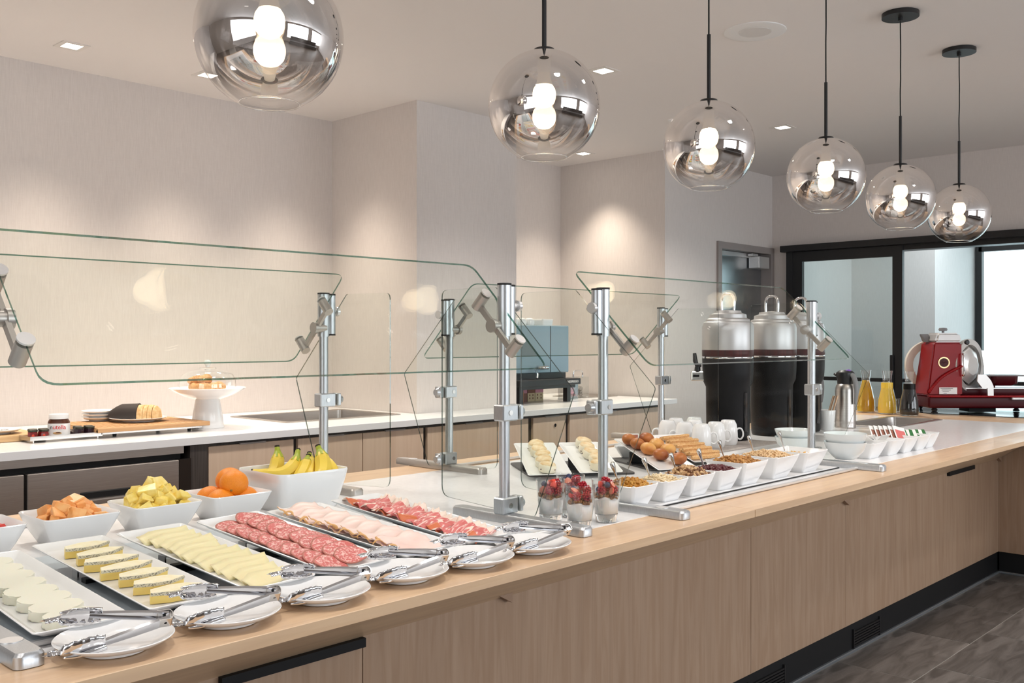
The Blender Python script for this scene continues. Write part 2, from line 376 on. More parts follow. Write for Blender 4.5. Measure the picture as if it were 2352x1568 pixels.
# vestibule beyond the slider
bm = new(); box(bm, 7.95, 9.0, 4.02, 4.16, 0, CEIL); box(bm, 9.0, 9.12, 3.24, 4.16, 0, CEIL); box(bm, 9.12, 10.12, 3.24, 3.36, 0, CEIL)
struct('wall_vestibule', bm, 'bright_wall')
sbox('floor', -3.1, 10.2, -4.1, 5.42, -.1, -.0004, m='grout')
# window of the vestibule at X = 10.07
w = thing('window_1', None, None, (10.07, 0, 0)); tag(w, 'black framed floor to ceiling window beyond the sliding door', None, None, 'structure')
bm = new()
for y in (3.20, 1.55, -.1, -1.8): box(bm, -.03, .04, y-.03, y+.03, 0, CEIL)
box(bm, -.03, .04, -4.0, 3.2, 2.20, 2.26); box(bm, -.03, .04, -4.0, 3.2, 0, .08)
obj('window_frame', bm, 'black_metal', w)
bm = new(); box(bm, 0, .008, -4.0, 3.2, .02, CEIL-.02); obj('pane', bm, 'glass_window', w)
# outside
bm = new(); box(bm, 10.2, 60, -30, 30, -.15, -.05); struct('ground_outside', bm, 'patio', 'pale patio paving outside the window')
bm = new(); box(bm, 22, 30, -8, 6.7, .35, 1.95); box(bm, 21.9, 30.1, -8.1, 6.75, 1.95, 2.0); box(bm, 22.4, 29.6, -7.8, 6.4, -.05, .35)
t = tag(obj('low_building', bm, 'aqua_building'), 'pale aqua low building seen far outside the window', 'building')
t = thing('patio_table', 'white round table outside the window behind the slicer', 'table', (11.4, 3.0, -.05))
bm = new(); cyl(bm, (0,0,.72), (0,0,.75), .45, n=40); obj('tabletop', bm, 'paint_white', t, SM)
bm = new(); cyl(bm, (0,0,.02), (0,0,.72), .03); cyl(bm, (0,0,0), (0,0,.02), .25, n=32); obj('pedestal', bm, 'paint_white', t, SM)
t = thing('patio_chair', 'grey woven chair outside beside the white patio table', 'chair', (12.3, 2.3, -.05), .6)
bm = new(); box(bm, -.24, .24, -.24, .24, .42, .46, .01); obj('seat', bm, 'plastic_grey', t)
bm = new()
for k in range(9): tube(bm, [(-.24+.06*k, .24, .46), (-.24+.06*k, .30, .84)], .012, 6)
tube(bm, [(-.27,.30,.84), (.27,.30,.84)], .018, 8); obj('backrest', bm, 'plastic_grey', t)
for sx in (-1, 1):
    for sy in (-1, 1):
        bm = new(); tube(bm, [(sx*.21, sy*.21, .42), (sx*.24, sy*.24, 0)], .014, 8); obj('leg', bm, 'plastic_grey', t)

# floor tiles, individually, in front of the counter
bm = new(); box(bm, 0, .627, 0, .318, -.006, .0008, .0006, 1); tile0 = obj('tile', bm, 'floor_tile')
fl = bpy.data.objects['floor']
first = True
for r in range(7):
    y = 1.795 - .322*(r+1)
    for k in range(9):
        x = 3.884-.632*3 + .632*k + (0, .21, .42)[r % 3]
        if x > 7.2: continue
        o = tile0 if first else tile0.copy()
        if not first: COL.objects.link(o)
        first = False; o.parent = fl; o.location = (x+.0025, y+.002, 0)
bm = new(); box(bm, -3.0, 9.9, -4.0, -.47, -.006, 0); obj('tile_field', bm, 'floor_plain', fl)
bm = new(); box(bm, -3.0, 2.0, -.47, 1.79, -.006, 0); obj('tile_field', bm, 'floor_plain', fl)
bm = new(); box(bm, -3.0, 9.9, 2.64, 5.26, -.006, 0); obj('tile_field', bm, 'floor_plain', fl)
# dining room features that show only in reflections
bm = new()
for k in range(40): cyl(bm, (3.0+.1*k-2.0, -3.93, .9), (3.0+.1*k-2.0, -3.93, 2.7), .035, n=8)
t = thing('banquette', 'dark upholstered bench along the dining room wall', 'bench', (3.6, -3.4, 0))
bm.free(); bm = new(); box(bm, -2.6, 2.6, -.3, .3, 0, .45, .03); obj('seat', bm, 'furniture_dark', t)
bm = new(); box(bm, -2.6, 2.6, -.42, -.3, 0, .95, .03); obj('backrest', bm, 'furniture_dark', t)

# kitchen door
d = thing('door_1', None, None, (6.90, 4.22, 0)); tag(d, 'brushed steel kitchen door with an overhead closer', None, None, 'structure')
bm = new(); box(bm, 0, .055, -.02, .16, 0, 2.146); box(bm, .87, .93, -.02, .16, 0, 2.146); box(bm, .055, .87, -.02, .16, 2.09, 2.146); obj('door_frame', bm, 'door_frame_paint', d)
bm = new(); box(bm, .06, .865, .08, .12, .01, 2.085); obj('door_leaf', bm, 'door_steel', d)
bm = new(); box(bm, .06, .70, .05, .08, 2.05, 2.085); obj('head_strip', bm, 'aluminium_light', d)
bm = new(); box(bm, .64, .82, -.03, .07, 1.96, 2.06, .004); box(bm, .56, .66, -.01, .03, 2.06, 2.08, .002); obj('door_closer', bm, 'aluminium_light', d)
# sliding door wall
s = thing('door_2', None, None, (7.825, 0, 0)); tag(s, 'black framed sliding glass door under a long black track', None, None, 'structure')
bm = new(); box(bm, -.09, -.005, 1.2, 4.10, 2.10, 2.155, .003, 1); obj('track', bm, 'black_metal', s)
bm = new(); box(bm, -.05, .12, 4.0, 4.06, 0, 2.10); box(bm, -.03, .12, 1.2, 4.0, 2.06, 2.10); obj('door_frame', bm, 'black_metal', s)
bm = new(); box(bm, -.045, -.005, 3.915, 4.0, .02, 2.095); box(bm, -.045, -.005, 3.055, 3.135, .02, 2.095); box(bm, -.045, -.005, 3.135, 3.915, 2.012, 2.095); box(bm, -.045, -.005, 3.135, 3.915, .02, .12); box(bm, -.045, -.005, 3.135, 3.915, 1.0, 1.03)
pf = obj('panel_frame', bm, 'black_metal', s)
bm = new(); box(bm, -.028, -.022, 3.135, 3.915, .12, 2.012); obj('pane', bm, 'glass_door', s)
bm = new(); box(bm, -.065, -.045, 3.12, 3.15, .95, 1.22, .006); obj('pull_handle', bm, 'black_metal', s)
bm = new(); box(bm, 0, .02, 1.2, 3.06, 1.0, 1.03); obj('rail', bm, 'black_metal', s)

# ------------------------------------------------------------ back counter
CT = .90
t = thing('back_worktop', 'white quartz worktop running along the back wall', 'worktop', (0, 0, 0))
bm = new(); box(bm, -1.5, 6.14, 4.095, 4.413, CT-.035, CT, .002, 1); slab_hole(bm, -1.5, 3.843, 4.413, 5.26, CT-.035, CT, (2.965, 3.715, 4.445, 4.995)); box(bm, 4.722, 6.14, 4.413, 5.26, CT-.035, CT)
obj('worktop_slab', bm, 'quartz', t)
bm = new(); box(bm, -1.5, 6.141, 4.0935, 4.0955, CT-.034, CT-.001); obj('front_edge', bm, 'quartz_edge', t)
KX = .972
def cab(name, label, x0, x1, doors, m='maple_lit'):
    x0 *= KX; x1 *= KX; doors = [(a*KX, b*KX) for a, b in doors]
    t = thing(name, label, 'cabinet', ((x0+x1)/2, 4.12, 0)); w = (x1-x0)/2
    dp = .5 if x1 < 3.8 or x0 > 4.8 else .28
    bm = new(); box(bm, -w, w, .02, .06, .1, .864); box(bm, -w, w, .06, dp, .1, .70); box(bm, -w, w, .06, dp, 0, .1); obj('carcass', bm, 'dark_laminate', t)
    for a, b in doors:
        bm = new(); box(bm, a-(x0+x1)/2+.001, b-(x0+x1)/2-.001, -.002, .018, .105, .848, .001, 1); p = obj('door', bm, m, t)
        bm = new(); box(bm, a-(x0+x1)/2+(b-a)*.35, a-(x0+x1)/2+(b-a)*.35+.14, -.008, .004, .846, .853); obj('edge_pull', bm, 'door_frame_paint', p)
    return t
cab('base_cabinet', 'brightly lit maple base cabinet just right of the steel fridge', 2.372, 2.868, [(2.376, 2.856)])
cab('base_cabinet', 'brightly lit maple double cabinet left of the wall column', 2.870, 3.748, [(2.882, 3.298), (3.302, 3.742)])
cab('base_cabinet', 'brightly lit maple base cabinet under the wall column', 3.750, 4.668, [(3.772, 4.645)])
t = cab('base_cabinet', 'brightly lit maple cabinet with a round lock under the coffee machine', 4.670, 5.035, [(4.690, 5.020)])
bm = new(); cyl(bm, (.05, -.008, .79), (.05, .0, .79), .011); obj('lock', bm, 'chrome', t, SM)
cab('base_cabinet', 'brightly lit maple cabinet at the far end of the back worktop', 5.037, 6.14, [(5.058, 6.13)])
# undercounter refrigerator
t = thing('undercounter_fridge', 'stainless steel undercounter fridge below the bread board', 'fridge', (1.9*KX, 4.12, .006)); t.scale = (KX, 1, 1)
bm = new(); box(bm, -1.2, .345, .02, .6, .08, .856); obj('body', bm, 'black_matte', t)
bm = new(); box(bm, -1.2, .345, -.012, .02, .825, .858); obj('control_panel', bm, 'fridge_steel', t)
for x0, x1 in ((-.95, -.366), (-.354, .318)):
    bm = new(); box(bm, x0, x1, -.02, .02, .14, .797, .003, 1); dr = obj('door', bm, 'fridge_steel', t)
    if x1 > 0:
        bm = new(); box(bm, -.14, .176, -.026, -.018, .40, .70, .004, 1); obj('handle_recess', bm, 'black_matte', dr)
        bm = new(); box(bm, -.125, .150, -.030, -.022, .42, .672, .01, 2); obj('handle_plate', bm, 'fridge_steel', dr)
bm = new(); box(bm, .318, .378, -.018, .02, .14, .80); obj('hinge_post', bm, 'black_gloss', t)
bm = new(); box(bm, .378, .468, -.01, .3, .02, .856); obj('filler_panel', bm, 'dark_laminate', t)

# ------------------------------------------------------------ front counter
t = thing('buffet_counter', 'long maple buffet counter with a white stone inlay', 'counter', (0, 0, 0))
bm = new(); box(bm, -.6, 2.30, 1.29, 2.63, .879, .9, .001, 1); obj('wood_top', bm, 'maple_x', t)
bm = new(); slab_hole(bm, 2.3006, 5.98, 1.289, 2.63, .8805, .9, (4.865, 5.515, 1.97, 2.23)); obj('wood_top', bm, 'maple_x', t)
bm = new(); slab_hole(bm, -.55, 5.59, 1.440, 2.452, .885, .9012, (4.865, 5.515, 1.97, 2.23)); obj('stone_inlay', bm, 'quartz', t)
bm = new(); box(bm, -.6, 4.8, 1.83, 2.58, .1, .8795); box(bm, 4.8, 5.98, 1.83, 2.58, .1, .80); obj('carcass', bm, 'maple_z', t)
seams = [-.6, .42, 1.402, 3.18, 3.975, 5.9925]
for a, b in zip(seams, seams[1:]):
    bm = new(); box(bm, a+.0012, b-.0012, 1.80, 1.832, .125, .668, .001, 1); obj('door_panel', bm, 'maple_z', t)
for a, b in ((-.6, 3.0), (3.0016, 5.978)):
    bm = new(); prism(bm, [(1.475, .8785), (1.81, .652), (1.83, .66), (1.83, .8785)], b-a, Matrix(((0,0,1,a),(1,0,0,0),(0,1,0,0),(0,0,0,1)))); obj('soffit_board', bm, 'maple_x', t)
for a, b, z in ((1.032, 1.40, .638), (5.166, 5.547, .645)):
    bm = new(); box(bm, a, b, 1.785, 1.802, z, z+.021); obj('pull_slot', bm, 'black_matte', t)
for x in (1.888, 3.967, 6.0-.02):
    bm = new(); prism(bm, [(-.02, .672), (.03, .672), (.03, .645)], .02, Matrix(((1,0,0,x-.03),(0,0,-1,1.80),(0,1,0,0),(0,0,0,1)))); obj('bracket', bm, 'maple_dark', t)
bm = new(); box(bm, -.6, 5.99, 1.806, 1.86, .008, .127); tk = obj('toe_kick', bm, 'black_matte', t)
for x in (3.165, 4.055):
    bm = new()
    for k in range(6): box(bm, x, x+.265, 1.798, 1.806, .022+k*.0115, .029+k*.0115)
    box(bm, x-.006, x, 1.797, 1.806, .015, .098); box(bm, x+.265, x+.271, 1.797, 1.806, .015, .098); obj('vent_grille', bm, 'black_metal', tk)
bm = new(); box(bm, -.6, 5.985, 1.795, 1.812, 0, .013, .003, 1); obj('floor_strip', bm, 'floor_trim', t)
t = thing('counter_wing', 'return wing of the maple counter at the far right', 'counter', (6.0, 0, 0))
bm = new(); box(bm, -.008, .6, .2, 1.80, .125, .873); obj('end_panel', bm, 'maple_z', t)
bm = new(); box(bm, .004, .6, .2, 1.80, 0, .125); obj('toe_kick', bm, 'black_matte', t)
bm = new(); box(bm, -.010, .006, .2, 1.80, 0, .013, .003, 1); obj('floor_strip', bm, 'floor_trim', t)
bm = new(); box(bm, -.44, .62, .2, 1.286, .879, .8995); obj('wood_top', bm, 'maple_x', t)
t = thing('slicer_table', 'black glass topped table under the red meat slicer', 'table', (6.42, 1.95, 0))
bm = new(); box(bm, -.42, .42, -.64, .70, .875, .902, .003, 1); obj('glass_top', bm, 'black_gloss', t)
bm = new(); box(bm, -.38, .38, -.12, .66, 0, .875); obj('base', bm, 'black_matte', t)

# cold plates and rails laid on the counter
t = thing('cold_plate', 'blue grey cooling plate under the cheese and ham platters', 'cooling plate', (0, 0, CT+.0013))
bm = new(); box(bm, -.3, 1.66, 1.475, 2.06, 0, .004, .001, 1); obj('plate', bm, 'cold_plate', t)
t = thing('cold_plate', 'white serving plate under the cereal and nut bowls', 'cooling plate', (0, 0, CT+.0013))
bm = new(); box(bm, 2.10, 3.22, 1.49, 1.78, 0, .005, .001, 1); obj('plate', bm, 'quartz', t)
bm = new(); box(bm, 2.095, 3.225, 1.484, 1.4865, 0, .0035); obj('seal', bm, 'black_rubber', t)

# ------------------------------------------------------------ sneeze guards
def guard(label, x0, x1, yp, sgn, offs=(0., 0.), clampside=True):
    """x0, x1 posts; yp row; sgn=+1 opens toward the customer (-Y)"""
    t = thing('sneeze_guard', label, 'sneeze guard', ((x0+x1)/2, yp, CT+.0013), 0, 'glass sneeze guards on the buffet counter'); cx = (x0+x1)/2
    S = sgn
    def Y(v): return v*S
    for k, x in enumerate((x0-cx, x1-cx)):
        e = -1 if k == 0 else 1           # outward side
        yo = offs[k]
        bm = new(); ya, yb = sorted((Y(-.265), Y(.17)))
        loft(bm, [rring(.021, (yb-ya)/2, z, r, 4, x, (ya+yb)/2+yo) for z, r in ((0, .012), (.016, .012))] + [rring(.017, (yb-ya)/2-.004, .021, .01, 4, x, (ya+yb)/2+yo)])
        f = obj('foot', bm, 'aluminium_warm' if S < 0 else 'aluminium', t, SM)
        bm = new(); cyl(bm, (x, Y(-.19)+yo, .021), (x, Y(-.19)+yo, .0222), .016, n=20); obj('screw_cap', bm, 'aluminium_light', f, SM)
        bm = new(); cyl(bm, (x, yo, .02), (x, yo, .50), .0135, n=24); obj('post', bm, 'aluminium', t, SM)
        bm = new(); cyl(bm, (x, yo, .455), (x, yo, .580), .0175, n=24); cyl(bm, (x+e*.022, yo+Y(.004), .462), (x+e*.022, yo+Y(.004), .577), .0145, n=20)
        sl = obj('sleeve', bm, 'aluminium', t, SM)
        for px_, py_, pz_, pr_ in ((x, yo, .580, .0178), (x+e*.022, yo+Y(.004), .577, .0148), (x+e*.022, yo+Y(.004), .458, .0148)):
            bm = new(); cyl(bm, (px_, py_, pz_), (px_, py_, pz_+.005), pr_, n=20); obj('cap', bm, 'black_rubber', sl, SM)
        # slanted arm: runs parallel to the sloped glass (slope down toward the customer)
        gx = x - e*(.060 if k == 0 and x0 < 1 and S > 0 else .03)
        d = Vector((0, Y(-.255), -.254)).normalized(); nrm = Vector((0, Y(-.254), .255)).normalized()
        c = Vector((gx, Y(-.018)+yo, .525-.0)) - nrm*.022 + Vector((0, 0, -.005))
        c = Vector((gx, yo+Y(-.022), .503))
        glass_c = Vector((0, Y(-.0175), .5045))
        base = Vector((gx, yo+Y(-.0175), .5045)) - nrm*.034
        a0 = base + d*(-.075) - nrm*0; a1 = base + d*.085
        bm = new(); r = bmesh.ops.create_cube(bm, size=1); q = d.to_track_quat('X', 'Z').to_matrix().to_4x4()
        xf(bm, r['verts'], Matrix.Translation((a0+a1)/2) @ q @ Matrix.Diagonal(((a1-a0).length, .009, .014, 1)))
        cyl(bm, base, Vector((x, base.y, base.z)), .013, n=18); cyl(bm, base, base-Vector((e*.012, 0, 0)), .017, n=22)
        ar = obj('arm', bm, 'aluminium_warm', t, SM)
        for a in (a0, a1):
            bm = new(); cyl(bm, a-nrm*.012, a+nrm*.0315, .0135, n=20); obj('stud', bm, 'aluminium_warm', ar, SM)
            bm = new(); cyl(bm, a+nrm*.0375, a+nrm*.041, .014, n=20); obj('knob', bm, 'aluminium_light', ar, SM)
        # glass end panel with clamps
        gxs = x + e*.036
        poly = [(.265, .030), (.265, .578), (.065, .580), (-.195, .325), (-.068, .012)]
        poly = rounded_poly(poly, [.03, .02, .016, .012, .02])
        bm = new(); pts = [(Y(p.x)+yo, p.y) for p in poly]
        prism(bm, pts, .004, Matrix(((0,0,1,gxs-.002),(1,0,0,0),(0,1,0,0),(0,0,0,1))), 0, 1)
        obj('end_glass', bm, ['glass_panel', 'glass_edge_dark'], t)
        for z in (.04, .267):
            bm = new(); xa, xb = sorted((x-e*.022, gxs-e*.004)); box(bm, xa, xb, yo-.018, yo+.018, z-.02, z+.02, .003, 1)
            cl = obj('clamp', bm, 'aluminium', t)
            bm = new(); xa, xb = sorted((gxs+e*.004, gxs+e*.018)); box(bm, xa, xb, yo-.016, yo+.016, z-.019, z+.019, .003, 1); cyl(bm, (gxs+e*.017, yo, z), (gxs+e*.028, yo, z), .015, .011, n=20)
            obj('clamp_jaw', bm, 'aluminium', cl, SM)
            bm = new(); cyl(bm, (x+.004, yo+(-.0195), z), (x+.004, yo-.0165, z), .0065, n=14); obj('screw', bm, 'steel_plain', cl, SM)
        if k == 1 or True:
            bm = new(); cyl(bm, (x+e*.028, yo, .53), (x+e*.045, yo, .53), .007, n=12); cyl(bm, (x+e*.043, yo, .53), (x+e*.052, yo, .53), .014, n=20); obj('side_knob', bm, 'aluminium_light', sl, SM)
    # sloped glass between the posts
    L = .36; W = (x1-x0)-.012; WL = W/2-(.052 if x0 < 1 and S > 0 else 0)
    bm = new(); pts = rounded_poly([(-WL, 0), (W/2, 0), (W/2, L), (-WL, L)], .028)
    # local y runs down the slope
    d = Vector((0, Y(-.255), -.254)).normalized(); nrm = Vector((0, Y(-.254), .255)).normalized(); X_ = Vector((1, 0, 0))
    o0 = Vector((0, Y(.11)+sum(offs)/2, .632))
    mm = Matrix(((X_.x, d.x, nrm.x, o0.x), (X_.y, d.y, nrm.y, o0.y), (X_.z, d.z, nrm.z, o0.z), (0, 0, 0, 1)))
    prism(bm, pts, .005, mm, 0, 1)
    obj('slanted_glass', bm, ['glass_panel', 'glass_edge'], t)
    bm = new(); yr = -.175 if S > 0 else .04
    box(bm, x0-cx+.021, x1-cx-.021, yr-.006, yr+.006, .0005, .009, .002, 1)
    obj('rail', bm, 'aluminium_light', t)
    return t
guard('front glass guard over the cheese and cold meat platters', .513, 1.722, 1.651, 1)
guard('rear glass guard behind the fruit bowls', .500, 1.712, 2.385, -1)
guard('front glass guard over the nut and cereal bowls', 2.053, 3.258, 1.603, 1)
guard('rear glass guard behind the scones, buns and mugs', 2.272, 3.535, 2.44, -1)

# ------------------------------------------------------------ pendants
def pendant(label, x, y, z, R=.147):
    t = thing('globe_pendant', label, 'pendant lamp', (x, y, z), 0, 'mirrored globe pendants above the counter')
    n = 48; k = 26; prof = []
    a0 = math.radians(8); a1 = math.radians(156)
    for i in range(k+1):
        a = a0+(a1-a0)*i/k; prof.append((R*math.sin(a), R*math.cos(a)))
    bm = new(); lathe(bm, prof, n); obj('globe', bm, 'globe_glass', t, 4)
    bm = new(); rr_, zz = prof[-1]
    tube(bm, [(rr_*math.cos(2*PI*i/40), rr_*math.sin(2*PI*i/40), zz) for i in range(41)], .0016, 6, cap=False); obj('rim', bm, 'glass_solid', t, 4)
    bm = new(); lathe(bm, [(0, R+.006), (.026, R+.004), (.030, R-.001), (.026, R-.008), (0, R-.008)], 28)
    cyl(bm, (0, 0, R), (0, 0, R+.215), .0062, n=14); cp = obj('cap_and_rod', bm, 'black_metal', t, SM)
    bm = new(); cyl(bm, (0, 0, R-.008), (0, 0, R-.06), .017, n=18); obj('socket', bm, 'paint_white', t, SM)
    bm = new(); lathe(bm, [(.0165, .090), (.0175, .074), (.0225, .0555)], 24); obj('bulb_collar', bm, 'bulb_neck', t, 4)
    bm = new(); lathe(bm, [(.0225, .0555), (.0285, .046), (.031, .034), (.0305, .022), (.027, .0105), (.020, .0025), (.010, -.0025), (0, -.004)], 28); obj('bulb', bm, 'bulb_glow', t, 4)
    zc = CEIL-z; top = R+.215; rnd = random.Random(int(x*100)); pts = []
    for i in range(9):
        f = i/8; wv = .006*math.sin(f*PI*2+rnd.random()*2)*math.sin(f*PI)
        pts.append((wv, wv*.6, top+(zc-.018-top)*f))
    if zc-.018 > top+.02:
        bm = new(); tube(bm, pts, .0028, 7); obj('cord', bm, 'black_rubber', t, 4)
    bm = new(); cyl(bm, (0, 0, zc-.020), (0, 0, zc-.001), .078, n=40); cyl(bm, (0, 0, zc-.034), (0, 0, zc-.018), .010, n=14); obj('canopy', bm, 'black_metal', t, SM)
    return t
PL = ['mirrored glass globe pendant at the left, nearest and cut by the top edge', 'second mirrored globe pendant, hanging above the post with the arm',
      'third mirrored globe pendant, beside the round ceiling speaker', 'fourth mirrored globe pendant, above the black coffee urns',
      'fifth mirrored globe pendant, overlapping the farthest one', 'farthest mirrored globe pendant, in front of the black door track']
for lb, (x, z) in zip(PL, ((1.082, 1.955), (1.914, 1.960), (2.717, 1.970), (3.555, 1.976), (4.282, 1.968), (5.018, 1.966))): pendant(lb, x, 1.69, z)

# ------------------------------------------------------------ ceiling fittings
DL = [(1.976, 4.827, 'at the far left of the ceiling'), (2.703, 4.822, 'half hidden by the nearest pendant'), (4.11, 3.207, 'right of the second pendant'),
      (5.839, 4.751, 'above the coffee machine alcove'), (6.045, 3.181, 'between the third and fourth pendants')]
for x, y, lb in DL + [(3.43, 4.82, None), (5.1, 4.80, None), (.9, 4.82, None), (-.1, 4.82, None), (1.2, 3.2, None), (-.6, 3.2, None), (2.6, 3.2, None)]:
    if lb:
        t = thing('downlight', 'square recessed downlight '+lb, 'downlight', (x, y, CEIL), 0, 'recessed ceiling downlights')
        bm = new(); box(bm, -.065, .065, -.065, -.040, -.004, 0); box(bm, -.065, .065, .040, .065, -.004, 0); box(bm, -.065, -.040, -.04, .04, -.004, 0); box(bm, .04, .065, -.04, .04, -.004, 0); obj('trim', bm, 'trim_white', t)
        bm = new(); box(bm, -.04, .04, -.04, .04, -.0025, -.0005); obj('diffuser', bm, 'diffuser_warm', t)
    l = bpy.data.lights.new('downlight_spot', 'SPOT'); l.energy = (95 if x < 4 else 60) if y > 4 else 105; l.spot_size = math.radians((84 if x < 4 else 92) if y > 4 else 125); l.spot_blend = 1.; l.color = (1, .86, .70) if y > 4 else (1, .93, .85); l.shadow_soft_size = .16 if x < 4 else .05
    o = bpy.data.objects.new('downlight_spot', l); COL.objects.link(o); o.location = (x, y, CEIL-.02)
t = thing('ceiling_speaker', 'round white speaker set in the ceiling', 'ceiling speaker', (4.071, 2.284, CEIL))
bm = new(); lathe(bm, [(.075, -.004), (.13, -.006), (.142, -.003), (.143, 0)], 48); obj('bezel', bm, 'paint_white', t, SM)
bm = new(); lathe(bm, [(0, -.006), (.074, -.0055), (.076, -.001)], 40); obj('grille', bm, 'speaker_grille', t, SM)
t = thing('sprinkler', 'small chrome sprinkler head on the ceiling', 'sprinkler', (5.345, 3.598, CEIL))
bm = new(); lathe(bm, [(0, -.008), (.03, -.006), (.035, 0)], 24); obj('escutcheon', bm, 'paint_white', t, SM)
bm = new(); cyl(bm, (0, 0, -.008), (0, 0, -.035), .008, n=12); cyl(bm, (0, 0, -.035), (0, 0, -.037), .015, n=16); obj('head', bm, 'chrome', t, SM)

# ------------------------------------------------------------ tableware helpers
CTZ = CT+.0014
def rect_tray(bm, W, L, H=.018, flare=.016, base=.03, y0=0.):
    cy = y0+L/2; hx = W/2; hy = L/2
    loft(bm, [rring(hx-base, hy-base, 0, .008, 4, 0, cy), rring(hx-base+.002, hy-base+.002, 0, .008, 4, 0, cy), rring(hx-.001, hy-.001, H-.003, .007, 4, 0, cy), rring(hx, hy, H-.001, .008, 4, 0, cy), rring(hx-.0015, hy-.0015, H, .008, 4, 0, cy),
              rring(hx-.004, hy-.004, H-.001, .007, 4, 0, cy), rring(hx-flare, hy-flare, .0055, .008, 4, 0, cy), rring(hx-flare-.004, hy-flare-.004, .0045, .008, 4, 0, cy)])
def tray_mw(x, y, zf, yaw, tilt, H): return Matrix.Translation((x, y, zf)) @ Matrix.Rotation(-yaw, 4, 'Z') @ Matrix.Rotation(tilt, 4, 'X') @ Matrix.Translation((0, 0, -H))
def tray(label, x, y, zf, yaw, tilt, W, L, H=.018, group='white rectangular serving platters', name='serving_platter'):
    mw = tray_mw(x, y, zf, yaw, tilt, H)
    bm = new(); rect_tray(bm, W, L, H); o = obj(name, bm, 'ceramic', None, math.radians(50)); o.matrix_world = mw
    return tag(o, label, 'platter', group), mw
def square_bowl(bm, h, H, b=.62, rad=.02, th=.004, dip=0.):
    hs = [(b, 0), (b+.02, .0), (b+(1-b)*.45, H*.35), (b+(1-b)*.78, H*.7), (1, H*.97)]
    R = [rring(h*s, h*s, z, rad*(.6+.4*s), 6) for s, z in hs]
    R += [rring(h-th*.3, h-th*.3, H, rad, 6), rring(h-th, h-th, H-.001, rad*.9, 6)]
    R += [rring(h*s-th, h*s-th, z, rad*.8, 6) for s, z in ((b+(1-b)*.76, H*.7), (b+(1-b)*.42, H*.36), (b, .008))]
    if dip:
        # rim sags between the raised corners
        def sag(p):
            f = (p[2]/H)**2; c = min(abs(p[0]), abs(p[1]))/max(abs(p[0]), abs(p[1]), 1e-6)
            return (p[0], p[1], p[2]-dip*f*(1-c**2))
        R = [[sag(p) for p in g] for g in R]
    loft(bm, R)
def sqbowl(label, x, y, h, H, group, rz=0., name='square_bowl', mat_='ceramic', b=.62, dip=0., cat='bowl', rad=.02):
    bm = new(); square_bowl(bm, h, H, b=b, dip=dip, rad=rad); o = obj(name, bm, mat_, None, math.radians(50)); o.location = (x, y, CTZ+.0002); o.rotation_euler = (0, 0, rz)
    return tag(o, label, cat, group)
def copyobj(o, mw, **k):
    c = o.copy(); COL.objects.link(c); c.matrix_world = mw
    for a, b in k.items(): c[a] = b
    return c

# ------------------------------------------------------------ platters of cheese and meat
TRP = [('white platter of round mozzarella slices, nearest the left edge', .613, 1.452, .03, .045, .145, .50),
       ('white platter of grey rinded brie wedges, second from the left', .787, 1.455, .015, .050, .141, .505),
       ('white platter of pale thin sliced cheese, between brie and salami', .958, 1.451, -.059, .085, .146, .45),
       ('white platter of overlapping red salami slices', 1.131, 1.453, -.093, .108, .158, .42),
       ('white platter of pale pink cooked ham', 1.312, 1.457, -.102, .095, .157, .43),
       ('white platter of rolled prosciutto, beside the guard post', 1.482, 1.456, -.048, .085, .15, .455)]
TM = []
for lb, x, y, yaw, tl, W, L in TRP:
    o, mw = tray(lb, x, y, .927, yaw, tl, W, L); TM.append(mw)
    r = thing('platter_riser', 'low steel and black riser under the '+lb.split(' platter of ')[1].split(',')[0]+' platter', 'riser', (0,0,0), 0, 'risers under the cold platters', mw=Matrix.Translation((mw @ Vector((0, L*.72, 0))).xy.to_3d()+Vector((0,0,CTZ+.0042))) @ Matrix.Rotation(-yaw, 4, 'Z'))
    hz = (mw @ Vector((0, L*.69, 0))).z-CTZ-.0062
    bm = new(); box(bm, -W*.3, W*.3, -.012, .012, hz-.003, hz-.0005); box(bm, -W*.3, -W*.3+.003, -.012, .012, 0, hz-.003); box(bm, W*.3-.003, W*.3, -.012, .012, 0, hz-.003); obj('bracket', bm, 'steel_plain', r)
    bm = new(); box(bm, -W*.3, W*.3, -.05, -.03, 0, max(.008, hz-.012)); obj('block', bm, 'black_metal', r)
ORD = ['first', 'second', 'third', 'fourth', 'fifth', 'sixth', 'seventh', 'eighth', 'ninth', 'tenth', 'eleventh', 'twelfth', 'thirteenth']
rnd = random.Random(3)
FL = .0065
# mozzarella: thick half-moon-ish slices
def slab(pts, th, rad, m, name, extra=None, dome=0.):
    bm = new(); pr = rounded_poly(pts, rad, 4)
    prism(bm, [(p.x, p.y) for p in pr], th); es = [e for e in bm.edges if abs(e.verts[0].co.z-e.verts[1].co.z) < 1e-6]
    bmesh.ops.bevel(bm, geom=es, offset=min(th*.18, .002), segments=2, affect='EDGES')
    o = obj(name, bm, m, None, SM); return o
proto = None
for k in range(8):
    y = .052+k*.054
    pts = [(-.042, -.006), (-.030, -.024), (.0, -.031), (.030, -.022), (.043, -.004), (.034, .014), (.0, .020), (-.034, .016)]
    pts = [(a*rnd.uniform(.93, 1.07), b*rnd.uniform(.9, 1.1)) for a, b in pts]
    o = slab(pts, .0155, .012, 'mozzarella', 'mozzarella_slice')
    o.matrix_world = TM[0] @ Matrix.Translation((-.004+rnd.uniform(-.003, .003), y, FL)) @ Euler((.08, 0, rnd.uniform(-.12, .12)-.1)).to_matrix().to_4x4()
    tag(o, 'thick white mozzarella slice, %s from the front of its platter' % ORD[k], 'cheese slice', 'mozzarella slices on the left platter')
